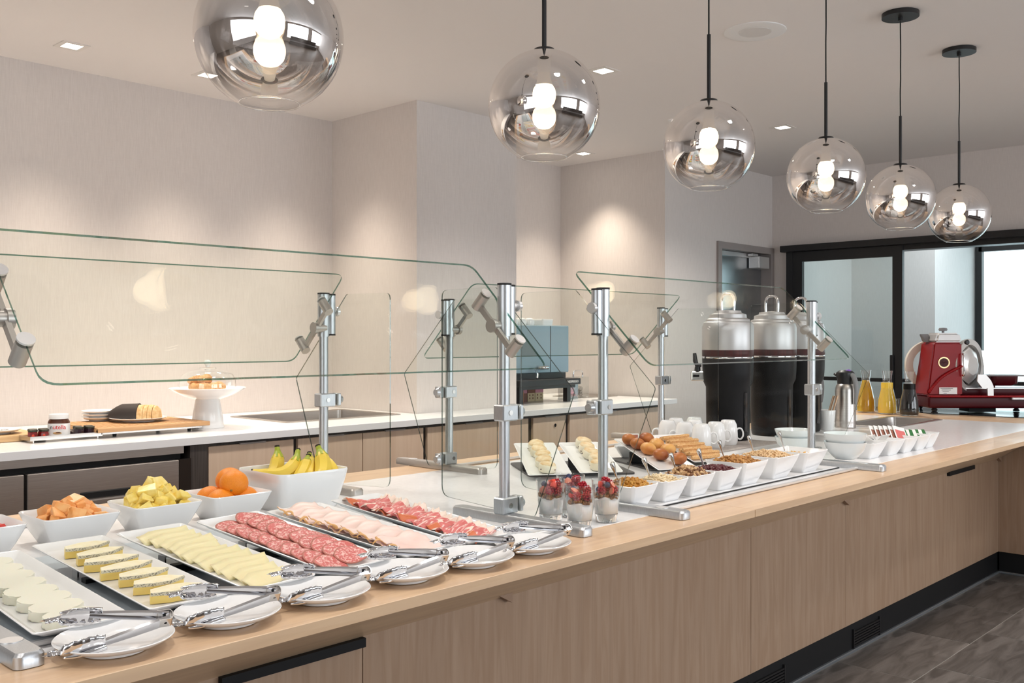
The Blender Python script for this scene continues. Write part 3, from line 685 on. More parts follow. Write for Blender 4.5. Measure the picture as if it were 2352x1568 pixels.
# brie wedges: parts top, rind
for k in range(7):
    y = .060+k*.060; th = .019; w = .046*rnd.uniform(.92, 1.08); d = .033*rnd.uniform(.85, 1.15)
    t = thing('brie_wedge', 'yellow brie wedge with grey speckled rind, %s from the front' % ORD[k], 'cheese wedge', (0,0,0), 0, 'brie wedges on the second platter', mw=TM[1] @ Matrix.Translation((rnd.uniform(-.004, .004), y, FL)) @ Euler((.05, 0, rnd.uniform(-.18, .14)-.04)).to_matrix().to_4x4())
    out = [(-w, -.010), (-w*.3, -.016), (w*.4, -.013), (w, .004)]; inn = [(w*.5, d*.55), (-w*.1, d*.6), (-w*.9, d*.25)]
    bm = new(); prism(bm, out+inn, th*.82); obj('paste', bm, 'brie_paste', t)
    bm = new(); prism(bm, [(x*.985, yy+.0005) for x, yy in out+inn], .003, Matrix.Translation((0, 0, th*.82))); obj('top_rind', bm, 'brie_top', t)
    bm = new(); z0, z1 = th*.72, th*.82+.0032
    prism(bm, [(x*1.01, yy-.0022) for x, yy in out]+[(x, yy) for x, yy in out[::-1]], z1-z0, Matrix.Translation((0, 0, z0))); obj('side_rind', bm, 'brie_rind', t)
# thin sliced cheese: curved thin triangular sheets
def sheet(name, m, nx, ny, fn, th=.0012, smooth=4):
    bm = new(); V = [[bm.verts.new(fn(i/nx, j/ny)) for j in range(ny+1)] for i in range(nx+1)]
    for i in range(nx):
        for j in range(ny): bm.faces.new((V[i][j], V[i+1][j], V[i+1][j+1], V[i][j+1]))
    bmesh.ops.recalc_face_normals(bm, faces=bm.faces[:]); bmesh.ops.solidify(bm, geom=bm.faces[:], thickness=th)
    return obj(name, bm, m, None, smooth)
for k in range(12):
    y = .050+k*.031; a = rnd.uniform(-.15, .25); w = .046*rnd.uniform(.88, 1.1)
    c1 = rnd.uniform(.004, .009)
    def fn(u, v, w=w, c1=c1):
        x = (u-.5)*2*w; ext = .052*(1-abs(u-.35)*.9)
        return (x, -.020+v*ext+.006*abs(u-.5), c1*(u-.2)**2*2.2+.012*v*(.5+.5*u)+.0014*math.sin(9*u+3*v))
    o = sheet('cheese_slice', 'cheese', 9, 4, fn)
    o.matrix_world = TM[2] @ Matrix.Translation((.002+rnd.uniform(-.006, .006), y, FL-.001)) @ Euler((.10, 0, a)).to_matrix().to_4x4()
    tag(o, 'thin pale yellow cheese slice, %s from the front of the fan' % ORD[k], 'cheese slice', 'thin cheese slices on the third platter')
# salami: thin wavy discs in two rows
def disc(name, m, R, seed, wav=.0035, th=.0014, ms=None):
    r2 = random.Random(seed); ph = [r2.uniform(0, 6.28) for _ in range(4)]; bm = new(); n = 26; rings = []
    c = bm.verts.new((0, 0, 0)); prev = None
    for q in (.33, .66, .90, 1.0):
        ring = []
        for k in range(n):
            a = 2*PI*k/n; rr_ = R*q*(1+.05*math.sin(2*a+ph[0])+.02*math.sin(5*a+ph[1]))
            ring.append(bm.verts.new((rr_*math.cos(a), rr_*math.sin(a)*.92, wav*q*q*(math.sin(2*a+ph[2])+.5*math.sin(3*a+ph[3])))))
        for k in range(n):
            f = bm.faces.new((c, ring[k], ring[(k+1)%n])) if prev is None else bm.faces.new((prev[k], ring[k], ring[(k+1)%n], prev[(k+1)%n]))
            f.material_index = 1 if q == 1.0 else 0
        prev = ring
    bmesh.ops.recalc_face_normals(bm, faces=bm.faces[:]); bmesh.ops.solidify(bm, geom=bm.faces[:], thickness=th)
    return obj(name, bm, ms or m, None, 4)
for row in range(2):
    for k in range(10):
        o = disc('salami_slice', 'salami', .0355, 50+row*20+k, .0014, ms=['salami', 'salami_rind'])
        x = (.030 if row else -.026)+rnd.uniform(-.003, .003); y = .056+k*.034+(.008 if row else 0)
        o.matrix_world = TM[3] @ Matrix.Translation((x, y, FL+.004+row*.007)) @ Matrix.Rotation(.15, 4, 'X') @ Matrix.Rotation(-.10 if row else .05, 4, 'Y') @ Euler((0, 0, rnd.uniform(0, 6))).to_matrix().to_4x4()
        tag(o, 'thin marbled red salami slice, %s from the front in the %s row' % (ORD[k], 'right' if row else 'left'), 'salami slice', 'salami slices on the fourth platter')
# cooked ham: broad folded sheets with browned edge
for k in range(7):
    ph = rnd.uniform(0, 6); y = .052+k*.052
    def fn(u, v, ph=ph):
        x = (u-.5)*.106*(1+.04*math.sin(7*v+ph)); yy = (v-.42)*.098+.005*math.sin(9*u+ph)
        e = abs(u-.5)*2
        return (x, yy, .006+.010*v+.0028*math.sin(8*u+ph)+.002*math.sin(13*v+5*u+ph)+(.004*math.sin(24*v+ph)*max(0, e-.82)*3))
    o = sheet('ham_slice', 'ham', 22, 16, fn, .0016)
    o.data.materials.append(M['ham_edge'])
    for p in o.data.polygons:
        c = p.center
        if c.x < -.0515 or (k == 0 and c.y < -.038): p.material_index = 1
    o.matrix_world = TM[4] @ Matrix.Translation((rnd.uniform(-.004, .004), y, FL-.002)) @ Euler((.04, 0, rnd.uniform(-.1, .1))).to_matrix().to_4x4()
    tag(o, 'pale pink cooked ham slice, %s from the front of its platter' % ORD[k], 'ham slice', 'cooked ham slices on the fifth platter')
for k in range(8):
    bm = new(); a = rnd.uniform(-.5, .5); pts = [(.010*math.cos(q*.75+a)*(1-q*.06), .012*q/4, .003+.006*math.sin(q*.8)) for q in range(6)]
    tube(bm, pts, [.0022, .003, .003, .0026, .002, .001], 6, flat=.5); o = obj('ham_rind_curl', bm, 'ham_edge', None, 4)
    o.matrix_world = TM[4] @ Matrix.Translation((-.060+rnd.uniform(-.003, .004), .05+k*.045+rnd.uniform(-.01, .01), FL+.010)) @ Euler((0, 0, rnd.uniform(-.6, .6))).to_matrix().to_4x4()
    tag(o, 'small golden brown ham rind curl, %s from the front' % ORD[k], 'ham rind', 'curled ham rinds')
# prosciutto: loosely folded ruffles, deep red with a fat edge
for k in range(13):
    ph = rnd.uniform(0, 6); y = .048+k*.030; amp = rnd.uniform(.006, .010)
    def fn(u, v, ph=ph, amp=amp):
        x = (u-.5)*.100; 
        yy = (v-.5)*.046*(1+.15*math.sin(5*u+ph))+.010*math.sin(4*u+ph)
        z = .010+amp*math.sin(v*PI)*(.7+.5*math.sin(6*u+ph))+.003*math.sin(14*u+9*v+ph)+(.014*max(0, u-.82)*4*(.5+.5*math.sin(12*v+ph)))
        return (x, yy, z)
    o = sheet('prosciutto_slice', 'prosciutto', 26, 9, fn, .0012)
    o.data.materials.append(M['prosciutto_fat']); o.data.materials.append(M['prosciutto_deep'])
    for p in o.data.polygons:
        c = p.center; s_ = math.sin(c.x*90+ph)*.003
        if c.y > .017+s_ or (c.x > .034 and c.y > -.01): p.material_index = 1
        elif k % 3 == 0 and c.x < -.018+s_*3: p.material_index = 2
    o.matrix_world = TM[5] @ Matrix.Translation((rnd.uniform(-.006, .006), y, FL-.004)) @ Euler((.12, 0, rnd.uniform(-.35, .2))).to_matrix().to_4x4()
    tag(o, 'ruffled dark pink prosciutto slice, %s from the front of its platter' % ORD[k], 'ham slice', 'prosciutto slices on the sixth platter')

# ------------------------------------------------------------ plates with tongs
def plate_mesh(R):
    bm = new(); lathe(bm, [(0, .0035), (R*.48, .0035), (R*.50, 0), (R*.56, 0), (R*.58, .004), (R*.85, .0105), (R*.985, .0175), (R, .0192), (R*.985, .0202), (R*.80, .0125), (R*.60, .0075), (0, .007)], 56)
    return bm
def tongs():
    """lying on their side: hinge at the origin, the two arms open toward -x"""
    t = thing('serving_tongs', 'x', 'tongs', (0, 0, 0))
    for s in (1, -1):
        def axis(a): return Vector((-a*.158, s*(.006+.026*min(1, a*1.3)), -.006*a-(.004*a if s < 0 else 0)))
        bm = new(); rings = []
        for a, w in ((0, .0075), (.06, .0085), (.25, .0085), (.45, .0070), (.60, .0052), (.66, .0045)):
            c = axis(a); rings.append([tuple(c+Vector((0, s*dy, dz))) for dy, dz in ((.0, w), (-.0045, w*1.02), (-.0045, w*.86), (-.0012, w*.80), (-.0012, -w*.80), (-.0045, -w*.86), (-.0045, -w*1.02), (0, -w))])
        loft(bm, rings); arm = obj('arm', bm, 'chrome', t, SM)
        bm = new(); N1, N2 = 20, 10; V = []
        for i in range(N1+1):
            u = i/N1; c = axis(.56+u*.46); wv = .0195*math.sin(min(1, u*1.05+.16)*PI)**.45 + .0014*math.cos(u*PI*14); row = []
            for j in range(N2+1):
                v = j/N2*2-1; row.append(bm.verts.new(c+Vector((0, s*(.008*(1-v*v)-.004-.006*u), v*wv))))
            V.append(row)
        for i in range(N1):
            for j in range(N2): bm.faces.new((V[i][j], V[i+1][j], V[i+1][j+1], V[i][j+1]))
        bmesh.ops.recalc_face_normals(bm, faces=bm.faces[:]); bmesh.ops.solidify(bm, geom=bm.faces[:], thickness=.0008)
        obj('scalloped_head', bm, 'chrome', arm, 4)
        bm = new(); tube(bm, [axis(q)+Vector((0, s*(.006-.005*(q-.6)), 0)) for q in (.55, .66, .78, .90)], [.004, .0042, .0034, .0015], 8); obj('spine', bm, 'chrome', arm, 4)
    bm = new(); rings = []
    for a in [(-PI/2)+PI*i/8 for i in range(9)]:
        c = Vector((.004*math.cos(a), .0078*math.sin(a), 0)); n_ = Vector((math.cos(a), math.sin(a), 0))
        rings.append([tuple(c+n_*o+Vector((0, 0, z))) for o, z in ((0, -.0085), (.0012, -.0085), (.0012, .0085), (0, .0085))])
    rings = [[(p[0]-.016, p[1], p[2]) for p in rings[0]]]+rings+[[(p[0]-.016, p[1], p[2]) for p in rings[-1]]]
    loft(bm, rings); obj('hinge', bm, 'steel_plain', t, SM)
    bm = new(); cyl(bm, (-.006, -.009, 0), (-.006, .009, 0), .0022, n=10); obj('hinge_pin', bm, 'black_metal', t, SM)
    return remember(t)
tg0 = tongs()
bm = plate_mesh(.083); pl0 = obj('side_plate', bm, 'ceramic', None, SM)
WH = ['mozzarella', 'brie', 'sliced cheese', 'salami', 'cooked ham', 'prosciutto']
for k, (x, y) in enumerate(((.627, 1.383), (.812, 1.387), (.993, 1.387), (1.183, 1.393), (1.354, 1.385), (1.527, 1.382))):
    p = pl0 if k == 0 else pl0.copy()
    if k: COL.objects.link(p)
    p.location = (x, y, CTZ+.0001); tag(p, 'small round white plate in front of the %s platter' % WH[k], 'plate', 'plates under the serving tongs')
    mw = Matrix.Translation((x+.058, y-.050, CTZ+.043)) @ Matrix.Rotation(math.radians(-17), 4, 'Z') @ Matrix.Rotation(math.radians(38), 4, 'X')
    lb = 'chrome serving tongs lying open in front of the %s platter' % WH[k]
    if k == 0: tg0.matrix_world = mw; tg0['label'] = lb; tg0['group'] = 'serving tongs on the small plates'
    else: dup(tg0, mw, lb, 'serving tongs on the small plates')

# ------------------------------------------------------------ fruit bowls
BW = [(.694, 2.19), (.892, 2.19), (1.09, 2.19), (1.284, 2.196)]
for (x, y), w in zip(BW, ('watermelon, cut by the left edge', 'cantaloupe chunks', 'piled pineapple chunks', 'whole oranges')):
    sqbowl('square white bowl of '+w, x, y, .083, .066, 'square white fruit bowls', rad=.016)
sqbowl('large deep white bowl holding bananas', 1.497, 2.222, .111, .102, 'square white fruit bowls', b=.78, rad=.028)
def chunk(name, m, s, seed, rect=True):
    r2 = random.Random(seed); bm = new()
    r = bmesh.ops.create_cube(bm, size=1)
    for v in r['verts']: v.co += Vector((r2.uniform(-.16, .16), r2.uniform(-.16, .16), r2.uniform(-.16, .16)))
    xf(bm, r['verts'], Matrix.Diagonal((s*r2.uniform(.9, 1.5), s*r2.uniform(.8, 1.1), s*r2.uniform(.7, 1.0), 1)))
    bmesh.ops.bevel(bm, geom=bm.edges[:], offset=s*.07, segments=1, affect='EDGES')
    return obj(name, bm, m, None, math.radians(28))
def heap(cx, cy, z0, n, rx, hz, name, m, s, label, cat, group, seed):
    r2 = random.Random(seed); protos = [chunk(name, m, s, seed+i) for i in range(6)]; used = 0
    layers = [(0, 1.0, .44), (1, .80, .32), (2, .50, .18), (3, .16, .06)]
    pts = []
    for li, sc, fr in layers:
        kk = max(1, int(n*fr))
        for i in range(kk):
            a = i*2.399+li; rr_ = rx*sc*math.sqrt((i+.5)/kk)
            g_ = 1/max(abs(math.cos(a)), abs(math.sin(a)))**.7; pts.append((cx+rr_*g_*math.cos(a), cy+rr_*g_*math.sin(a), z0+li*hz))
    for i, (x, y, z) in enumerate(pts):
        mw = Matrix.Translation((x, y, z+r2.uniform(-.002, .003))) @ Euler((r2.uniform(-.7, .7), r2.uniform(-.7, .7), r2.uniform(0, 6.3))).to_matrix().to_4x4()
        o = protos[i] if i < 6 else copyobj(protos[i % 6], mw)
        o.matrix_world = mw; tag(o, label, cat, group)
heap(.694, 2.19, CT+.050, 26, .060, .011, 'watermelon_chunk', 'watermelon', .023, 'red watermelon chunk in the leftmost square bowl', 'fruit piece', 'watermelon chunks', 11)
heap(.892, 2.19, CT+.055, 46, .059, .0115, 'cantaloupe_chunk', 'cantaloupe', .0235, 'orange cantaloupe chunk in the second square bowl', 'fruit piece', 'cantaloupe chunks', 21)
heap(1.088, 2.19, CT+.056, 50, .063, .0175, 'pineapple_chunk', 'pineapple', .027, 'yellow pineapple chunk heaped in the third square bowl', 'fruit piece', 'pineapple chunks', 31)
for k, (dx, dy, dz, lb) in enumerate(((-.030, .030, .046, 'low at the back left'), (.030, -.030, .046, 'low at the right'), (.030, .040, .086, 'on top behind'), (.004, -.024, .088, 'on top in front, stem end showing'), (-.032, -.026, .046, 'low at the front left'))):
    t = thing('orange', 'whole orange in the fourth bowl, '+lb, 'orange', (1.284+dx, 2.196+dy, CT+dz))
    bm = new(); ball(bm, (0, 0, 0), (.0355, .0355, .0335), 4); obj('peel', bm, 'orange_peel', t, 4)
    bm = new(); q = Vector((-.62, -.70, -.36)).normalized(); cyl(bm, q*.0352, q*.0368, .0032, .002, n=10); obj('stem_end', bm, 'stem_end', t, SM)
def banana(label, p0, p1, p2, r=.0205):
    t = thing('banana', label, 'banana', p1, 0, 'bananas in the deep bowl'); o = Vector(p1)
    a, b, c = (Vector(p)-o for p in (p0, p1, p2)); pts = []
    for i in range(15):
        u = i/14; pts.append(a*(1-u)**2+b*2*u*(1-u)*1.0+c*u*u)
    rad = [.35, .6, .85, .97, 1, 1.02, 1.03, 1.03, 1.02, 1.0, .97, .88, .66, .40, .32]
    bm = new(); tube(bm, pts[:13], [r*q for q in rad[:13]], 7); obj('peel', bm, 'banana', t, math.radians(50))
    bm = new(); tube(bm, pts[11:], [r*q*1.03 for q in rad[11:]], 7); obj('stem', bm, 'banana_green', t, math.radians(50))
    bm = new(); e = pts[-1]; d = (pts[-1]-pts[-2]).normalized(); tube(bm, [e-d*.001, e+d*.004], r*.34, 7); tube(bm, [pts[0]-(pts[1]-pts[0]).normalized()*.004, pts[0]+(pts[1]-pts[0]).normalized()*.001], r*.33, 7); s_ = obj('dry_tip', bm, 'banana_tip', t, SM); s_['kind'] = 'stuff'
bx_, by_ = 1.497, 2.222
banana('long banana lying with its dark tip at the left rim', (bx_-.098, by_+.045, CT+.098), (bx_-.02, by_-.03, CT+.055), (bx_+.045, by_+.045, CT+.142))
banana('banana with the leftmost upright stem', (bx_-.06, by_+.045, CT+.07), (bx_+.0, by_+.06, CT+.075), (bx_+.004, by_+.085, CT+.152))
banana('banana third from the left by its stem', (bx_-.03, by_-.06, CT+.072), (bx_+.03, by_-.01, CT+.085), (bx_+.058, by_+.015, CT+.128))
banana('banana fourth from the left, behind the tall one', (bx_+.0, by_-.06, CT+.07), (bx_+.055, by_+.0, CT+.09), (bx_+.072, by_+.03, CT+.132))
banana('banana with the tallest green stem on the right', (bx_+.02, by_-.085, CT+.075), (bx_+.078, by_-.05, CT+.085), (bx_+.078, by_-.002, CT+.154), .022)
banana('short banana curving down at the far right of the bowl', (bx_+.075, by_-.085, CT+.055), (bx_+.105, by_-.045, CT+.105), (bx_+.088, by_+.0, CT+.118), .017)

# ------------------------------------------------------------ pastry platters on slate stands
def slate_stand(label, x0, y0, yaw, W, L):
    mw = Matrix.Translation((x0, y0, CTZ)) @ Matrix.Rotation(-yaw, 4, 'Z')
    t = thing('slate_stand', label, 'display stand', (0,0,0), 0, 'dark slanted stands under the pastry platters', mw=mw)
    bm = new(); pts = rounded_poly([(-W/2, 0), (W/2, 0), (W/2, L), (-W/2, L)], .02); prism(bm, [(p.x, p.y) for p in pts], .006); obj('base_plate', bm, 'slate', t)
    return t
slate_stand('dark slate stand under the two scone platters', 2.47, 2.010, .62, .36, .34)
slate_stand('dark slate stand under the bun and churro platters', 2.88, 1.835, .44, .36, .34)
TP = {}
for n, lb, x, y, zf, yaw, tl, W, L in (('s1', 'slanted white platter with the left row of scones', 2.317, 2.02, .921, .655, .235, .143, .299), ('s2', 'slanted white platter with the right row of scones', 2.472, 1.935, .921, .589, .255, .148, .274),
        ('d', 'slanted white platter of round brown filled buns', 2.724, 1.810, .919, .465, .205, .152, .344), ('c', 'slanted white platter of sugared churro sticks', 2.975, 1.835, .919, .44, .205, .15, .32)):
    o, mw = tray(lb, x, y, zf, yaw, tl, W, L, .012, 'slanted white pastry platters'); TP[n] = mw
    r = thing('platter_support', 'black support propping up the '+lb.replace('slanted ', ''), 'display stand', (0,0,0), 0, 'black supports behind the pastry platters', mw=Matrix.Translation((mw @ Vector((0, L*.72, 0))).xy.to_3d()+Vector((0, 0, CTZ+.006))) @ Matrix.Rotation(-yaw, 4, 'Z'))
    hz = (mw @ Vector((0, L*.64, 0))).z-CTZ-.0085
    bm = new(); box(bm, -W*.38, W*.38, -.004, .004, 0, hz); box(bm, -W*.38, W*.38, -.02, .02, 0, .004); obj('prop', bm, 'black_metal', r)
def scone(seed):
    r2 = random.Random(seed); t = thing('scone', 'x', 'scone', (0, 0, 0)); bm = new()
    lathe(bm, [(0, 0), (.025, 0), (.029, .004), (.0285, .012), (.030, .019), (.028, .025), (.0255, .027)], 22)
    for v in bm.verts: v.co *= .96+r2.uniform(-.018, .018)
    obj('crumb', bm, 'scone', t, 4)
    bm = new(); lathe(bm, [(.0262, .0245), (.024, .0285), (.012, .0305), (0, .031)], 22)
    for v in bm.verts: v.co.z += r2.uniform(-.001, .001)
    obj('baked_top', bm, 'scone_top', t, 4)
    for k in range(4):
        a = r2.uniform(0, 6.3); z = r2.uniform(.005, .016); bm = new(); ball(bm, (.0282*math.cos(a), .0282*math.sin(a), z), (.0026, .0026, .002), 1); obj('currant', bm, 'currant', t, 4)
    return remember(t)
scs = [scone(70+i) for i in range(2)]; cnt = 0
for n, nm in (('s1', 'left'), ('s2', 'right')):
    for k in range(5):
        mw = TP[n] @ Matrix.Translation((rnd.uniform(-.006, .006)+(0 if n == 's1' else .004), .040+k*.051, .0058)) @ Euler((-.13, rnd.uniform(-.1, .1), rnd.uniform(0, 6))).to_matrix().to_4x4()
        lb = 'pale currant scone, %s from the front on the %s scone platter' % (ORD[k], nm)
        if cnt < 2 and k == 0: scs[cnt].matrix_world = mw; scs[cnt]['label'] = lb; scs[cnt]['group'] = 'scones on the %s platter' % nm; cnt += 1
        else: dup(scs[k % 2], mw, lb, 'scones on the %s platter' % nm)
def bunobj(m, seed):
    bm = new(); ball(bm, (0, 0, 0), (.0285, .0275, .0205), 3, jit=.006, rnd=random.Random(seed))
    o = obj('filled_bun', bm, m, None, 4); return o
BN = [(-.042, .285, 0, 'back left'), (.030, .290, 0, 'back right'), (-.034, .235, 0, 'dark, second from the back on the left'), (.034, .222, 1, 'light, third row right'), (-.022, .178, 1, 'light, third row left'), (.046, .160, 1, 'light, right of the middle'), (-.008, .112, 0, 'dark, second from the front'), (.034, .062, 0, 'front corner')]
for k, (x, y, c, lb) in enumerate(BN):
    o = bunobj('bun_light' if c else 'bun', 80+k); o.matrix_world = TP['d'] @ Matrix.Translation((x, y, .0250)) @ Euler((rnd.uniform(-.2, .2), rnd.uniform(-.2, .2), rnd.uniform(0, 6))).to_matrix().to_4x4()
    tag(o, 'golden brown filled bun on its slanted platter, '+lb, 'bun', 'filled buns on the slanted platter')
def churro_mesh():
    bm = new(); n = 12; R = []
    for i in range(9):
        x = -.062+.124*i/8; sc = .8 if i in (0, 8) else 1
        R.append([(x, (.0068+(.0018 if k % 2 else -.0004))*sc*math.cos(2*PI*k/n), (.0068+(.0018 if k % 2 else -.0004))*sc*math.sin(2*PI*k/n)+.0006*math.sin(i)) for k in range(n)])
    loft(bm, R); return bm
ch0 = obj('churro', churro_mesh(), 'churro', None, math.radians(30))
k = 0
for r_, y in enumerate((.045, .090, .135, .185, .235, .272)):
    for j in range(2 if r_ < 5 else 1):
        mw = TP['c'] @ Matrix.Translation((rnd.uniform(-.004, .004), y+j*.015, .014+j*.0085)) @ Euler((0, 0, .10+rnd.uniform(-.08, .08))).to_matrix().to_4x4()
        o = ch0 if k == 0 else copyobj(ch0, mw); o.matrix_world = mw; k += 1
        tag(o, 'ridged sugared churro stick, %s layer of the %s pair from the front' % ('upper' if j else 'lower', ORD[r_]), 'churro', 'churros on the slanted platter')
sqbowl('low white bowl behind the bun platter', 2.985, 2.17, .075, .05, None, .44)
t = thing('sign_card', 'small red framed card standing behind the bun platter', 'card', (3.05, 2.235, CTZ+.052), -.7)
bm = new(); box(bm, -.022, .022, -.0006, .0006, 0, .030); obj('card', bm, 'paper_white', t)
bm = new(); box(bm, -.019, .019, -.0012, -.0007, .004, .026); box(bm, -.022, .022, -.001, .001, -.003, 0); obj('print', bm, 'sign_brown', t)

# ------------------------------------------------------------ topping bowls with spoons
def stuff_in(name, label, group, cx, cy, z, hx, n, build, m, seed, dome=.012, cat='food'):
    r2 = random.Random(seed); bm = new()
    for i in range(n):
        x = r2.uniform(-1, 1); y = r2.uniform(-1, 1); d = max(abs(x), abs(y)); zz = dome*(1-d**2)+r2.uniform(-.002, .002)
        build(bm, Vector((x*hx, y*hx, zz)), r2)
    if n > 30:
        loft(bm, [rring(hx*1.02, hx*1.02, -.004, .01), rring(hx*.8, hx*.8, dome*.25, .01), rring(hx*.3, hx*.3, dome*.8, .01)])
    o = obj(name, bm, m, None, 4); o.location = (cx, cy, z); return tag(o, label, cat, group, 'stuff')
def rot(r2): return Euler((r2.uniform(0, 6), r2.uniform(0, 6), r2.uniform(0, 6)))
def b_raisin(bm, p, r2): ball(bm, p, (.0062, .0044, .0038), 1, rot(r2), .12, r2)
def b_almond(bm, p, r2):
    m = Matrix.Translation(p) @ Euler((r2.uniform(-.5, .5), r2.uniform(-.5, .5), r2.uniform(0, 6))).to_matrix().to_4x4(); box(bm, -.009, .009, -.002, .002, -.0012, .0012, m=m)
def b_walnut(bm, p, r2):
    ball(bm, p, (.0085*r2.uniform(.6, 1.1), .006, .0045), 1, rot(r2), .32, r2, mi=1 if r2.random() < .3 else 0)
def b_cran(bm, p, r2): ball(bm, p, (.0062, .0055, .0045), 1, rot(r2), .15, r2)
def b_gran(bm, p, r2): s = r2.uniform(.5, 1.4); ball(bm, p, (.006*s, .0055*s, .0045*s), 1, rot(r2), .3, r2)
def b_ring(bm, p, r2):
    m = Matrix.Translation(p) @ rot(r2).to_matrix().to_4x4(); lathe(bm, [(.0028+.0020*(1+math.cos(a)), .0022*math.sin(a)) for a in [2*PI*i/6 for i in range(6)]], 9, m, closed=True)
def b_flake(bm, p, r2):
    m = Matrix.Translation(p) @ rot(r2).to_matrix().to_4x4(); prism(bm, [(.007*math.cos(a)*r2.uniform(.7, 1.1), .006*math.sin(a)*r2.uniform(.7, 1.1)) for a in [2*PI*i/7 for i in range(7)]], .001, m)
def spoon(label, tipx, tipy, tipz, hx, hy, hz, group='spoons standing in the topping bowls'):
    t = thing('spoon', label, 'spoon', (tipx, tipy, tipz), 0, group); d = Vector((hx-tipx, hy-tipy, hz-tipz)); bm = new()
    tube(bm, [Vector((0,0,0)), d*.3, d*.6, d*.8, d*.95, d], [.003, .003, .005, .0085, .009, .005], 10, flat=.6); obj('handle', bm, 'steel_plain', t, 4)
    bm = new(); ball(bm, -d*.1, (.012, .016, .004), 2); obj('bowl', bm, 'steel_plain', t, 4)
TB = [('golden raisins', 'raisin_gold', 2.095, 1.548, .058, .062, 210, b_raisin, .019), ('slivered almonds', 'almond', 2.232, 1.542, .058, .062, 190, b_almond, .013),
      ('broken walnuts', ['walnut', 'walnut_skin'], 2.362, 1.540, .060, .064, 200, b_walnut, .023), ('dark dried cranberries', 'cranberry', 2.508, 1.540, .060, .064, 180, b_cran, .012),
      ('granola clusters', 'granola', 2.648, 1.548, .072, .074, 240, b_gran, .016), ('ring shaped oat cereal', 'cereal_ring', 2.842, 1.552, .078, .074, 260, b_ring, .016), ('a little cornflake cereal', 'cornflake', 3.045, 1.552, .078, .072, 26, b_flake, .004)]
for k, (w, m, x, y, h, H, n, fn, dm) in enumerate(TB):
    sqbowl('square white bowl of '+w+' on the serving plate', x, y, h, H, 'square white bowls of toppings', dip=.010, b=.60, rad=.010)
    bpy.data.objects[-1] if False else None
    for o_ in [o for o in COL.objects if o.get('label') == 'square white bowl of '+w+' on the serving plate']: o_.location.z = CTZ+.0052
    nm = w.split()[-1] if w.split()[-1] not in ('cereal', 'clusters') else {'ring shaped oat cereal': 'oat_cereal', 'granola clusters': 'granola', 'a little cornflake cereal': 'cornflakes'}[w]
    stuff_in(nm, w+' filling a square white bowl', None, x, y, CTZ+.005+H-(.019 if k == 6 else .010), h*.78 if k < 6 else h*.58, n, fn, m, 100+k, dm)
    sx = x-.012; sy = y+h*.55
    spoon('small spoon standing in the '+w, sx+.01, sy, CTZ+H-.004, sx-.010, sy+.010, CTZ+H+(.056 if k < 4 else .060))

# ------------------------------------------------------------ yogurt parfaits
def parfait(label, x, y, seed):
    r2 = random.Random(seed); t = thing('yogurt_parfait', label, 'parfait', (x, y, CTZ), r2.uniform(0, 6), 'berry yogurt parfaits in glasses')
    bm = new(); lathe(bm, [(0, .001), (.0255, .001), (.0275, .006), (.0295, .022), (.0335, .065), (.0365, .103), (.0362, .1045), (.0350, .103), (.0322, .065), (.0285, .0225), (0, .0215)], 40); obj('glass', bm, 'glass_clear', t, SM)
    bm = new(); lathe(bm, [(0, .0015), (.0252, .0015), (.0272, .006), (.0288, .020), (0, .020)], 36); obj('glass_foot', bm, 'glass_solid', t, SM)
    bm = new(); lathe(bm, [(0, .022), (.0280, .0222), (.0300, .040), (.0315, .056), (.028, .060), (0, .062)], 36)
    for v in bm.verts:
        if v.co.z > .05: v.co.z += .0025*math.sin(4*math.atan2(v.co.y, v.co.x)+seed)
    obj('yogurt', bm, 'yogurt', t, 4)
    bm = new()
    for i in range(110):
        a = r2.uniform(0, 6.3); rr_ = .0285*math.sqrt(r2.random()); ball(bm, (rr_*math.cos(a), rr_*math.sin(a), .059+r2.random()*.010), (.005*r2.uniform(.6, 1.1), .004, .003), 1, rot(r2), .25, r2)
    g = obj('granola', bm, 'granola_dark', t, 4); g['kind'] = 'stuff'
    slots = [(.019*math.cos(a), .019*math.sin(a), .078) for a in (0, 1.26, 2.5, 3.77, 5.0)] + [(0, 0, .084)] + [(.0160*math.cos(a), .0160*math.sin(a), .092) for a in (.6, 2.0, 3.3, 4.6)] + [(.003, .004, .100)]
    for i, (a, b, c) in enumerate(slots):
        kind = 'srsbsrrbrsr'[(i+seed) % 11]
        bm = new()
        if kind == 'r':
            q = rot(r2); 
            for lv, (rr_, zz, nn) in enumerate(((.0085, 0, 8), (.0078, .0055, 8), (.0055, .010, 6), (.0078, -.0048, 8))):
                for j in range(nn): ball(bm, (0, 0, 0), .0001, 1) if False else ball(bm, Vector((a, b, c))+q.to_matrix() @ Vector((rr_*math.cos(2*PI*j/nn+lv*.4), rr_*math.sin(2*PI*j/nn+lv*.4), zz)), .0029, 1)
            ball(bm, (a, b, c), .0085, 1); obj('raspberry', bm, 'raspberry', t, 4)
        elif kind == 'b':
            ball(bm, (a, b, c), .0075, 2); obj('blueberry', bm, 'blueberry', t, 4)
        else:
            q = rot(r2).to_matrix().to_4x4(); mm = Matrix.Translation((a, b, c)) @ q
            lathe(bm, [(0, -.012), (.005, -.008), (.0085, -.001), (.0075, .006), (0, .009)], 12, mm)
            r_ = bmesh.ops.bisect_plane(bm, geom=bm.verts[:]+bm.edges[:]+bm.faces[:], plane_co=mm.translation, plane_no=mm.to_3x3() @ Vector((0, 1, 0)), clear_outer=True)
            es = [e for e in bm.edges if e.is_boundary]; ff = bmesh.ops.edgeloop_fill(bm, edges=es)['faces'] if es else []
            for f in ff: f.material_index = 1
            obj('strawberry_half', bm, ['strawberry', 'strawberry_flesh'], t, SM)
parfait('berry yogurt parfait at the left of the four glasses', 1.797, 1.566, 5)
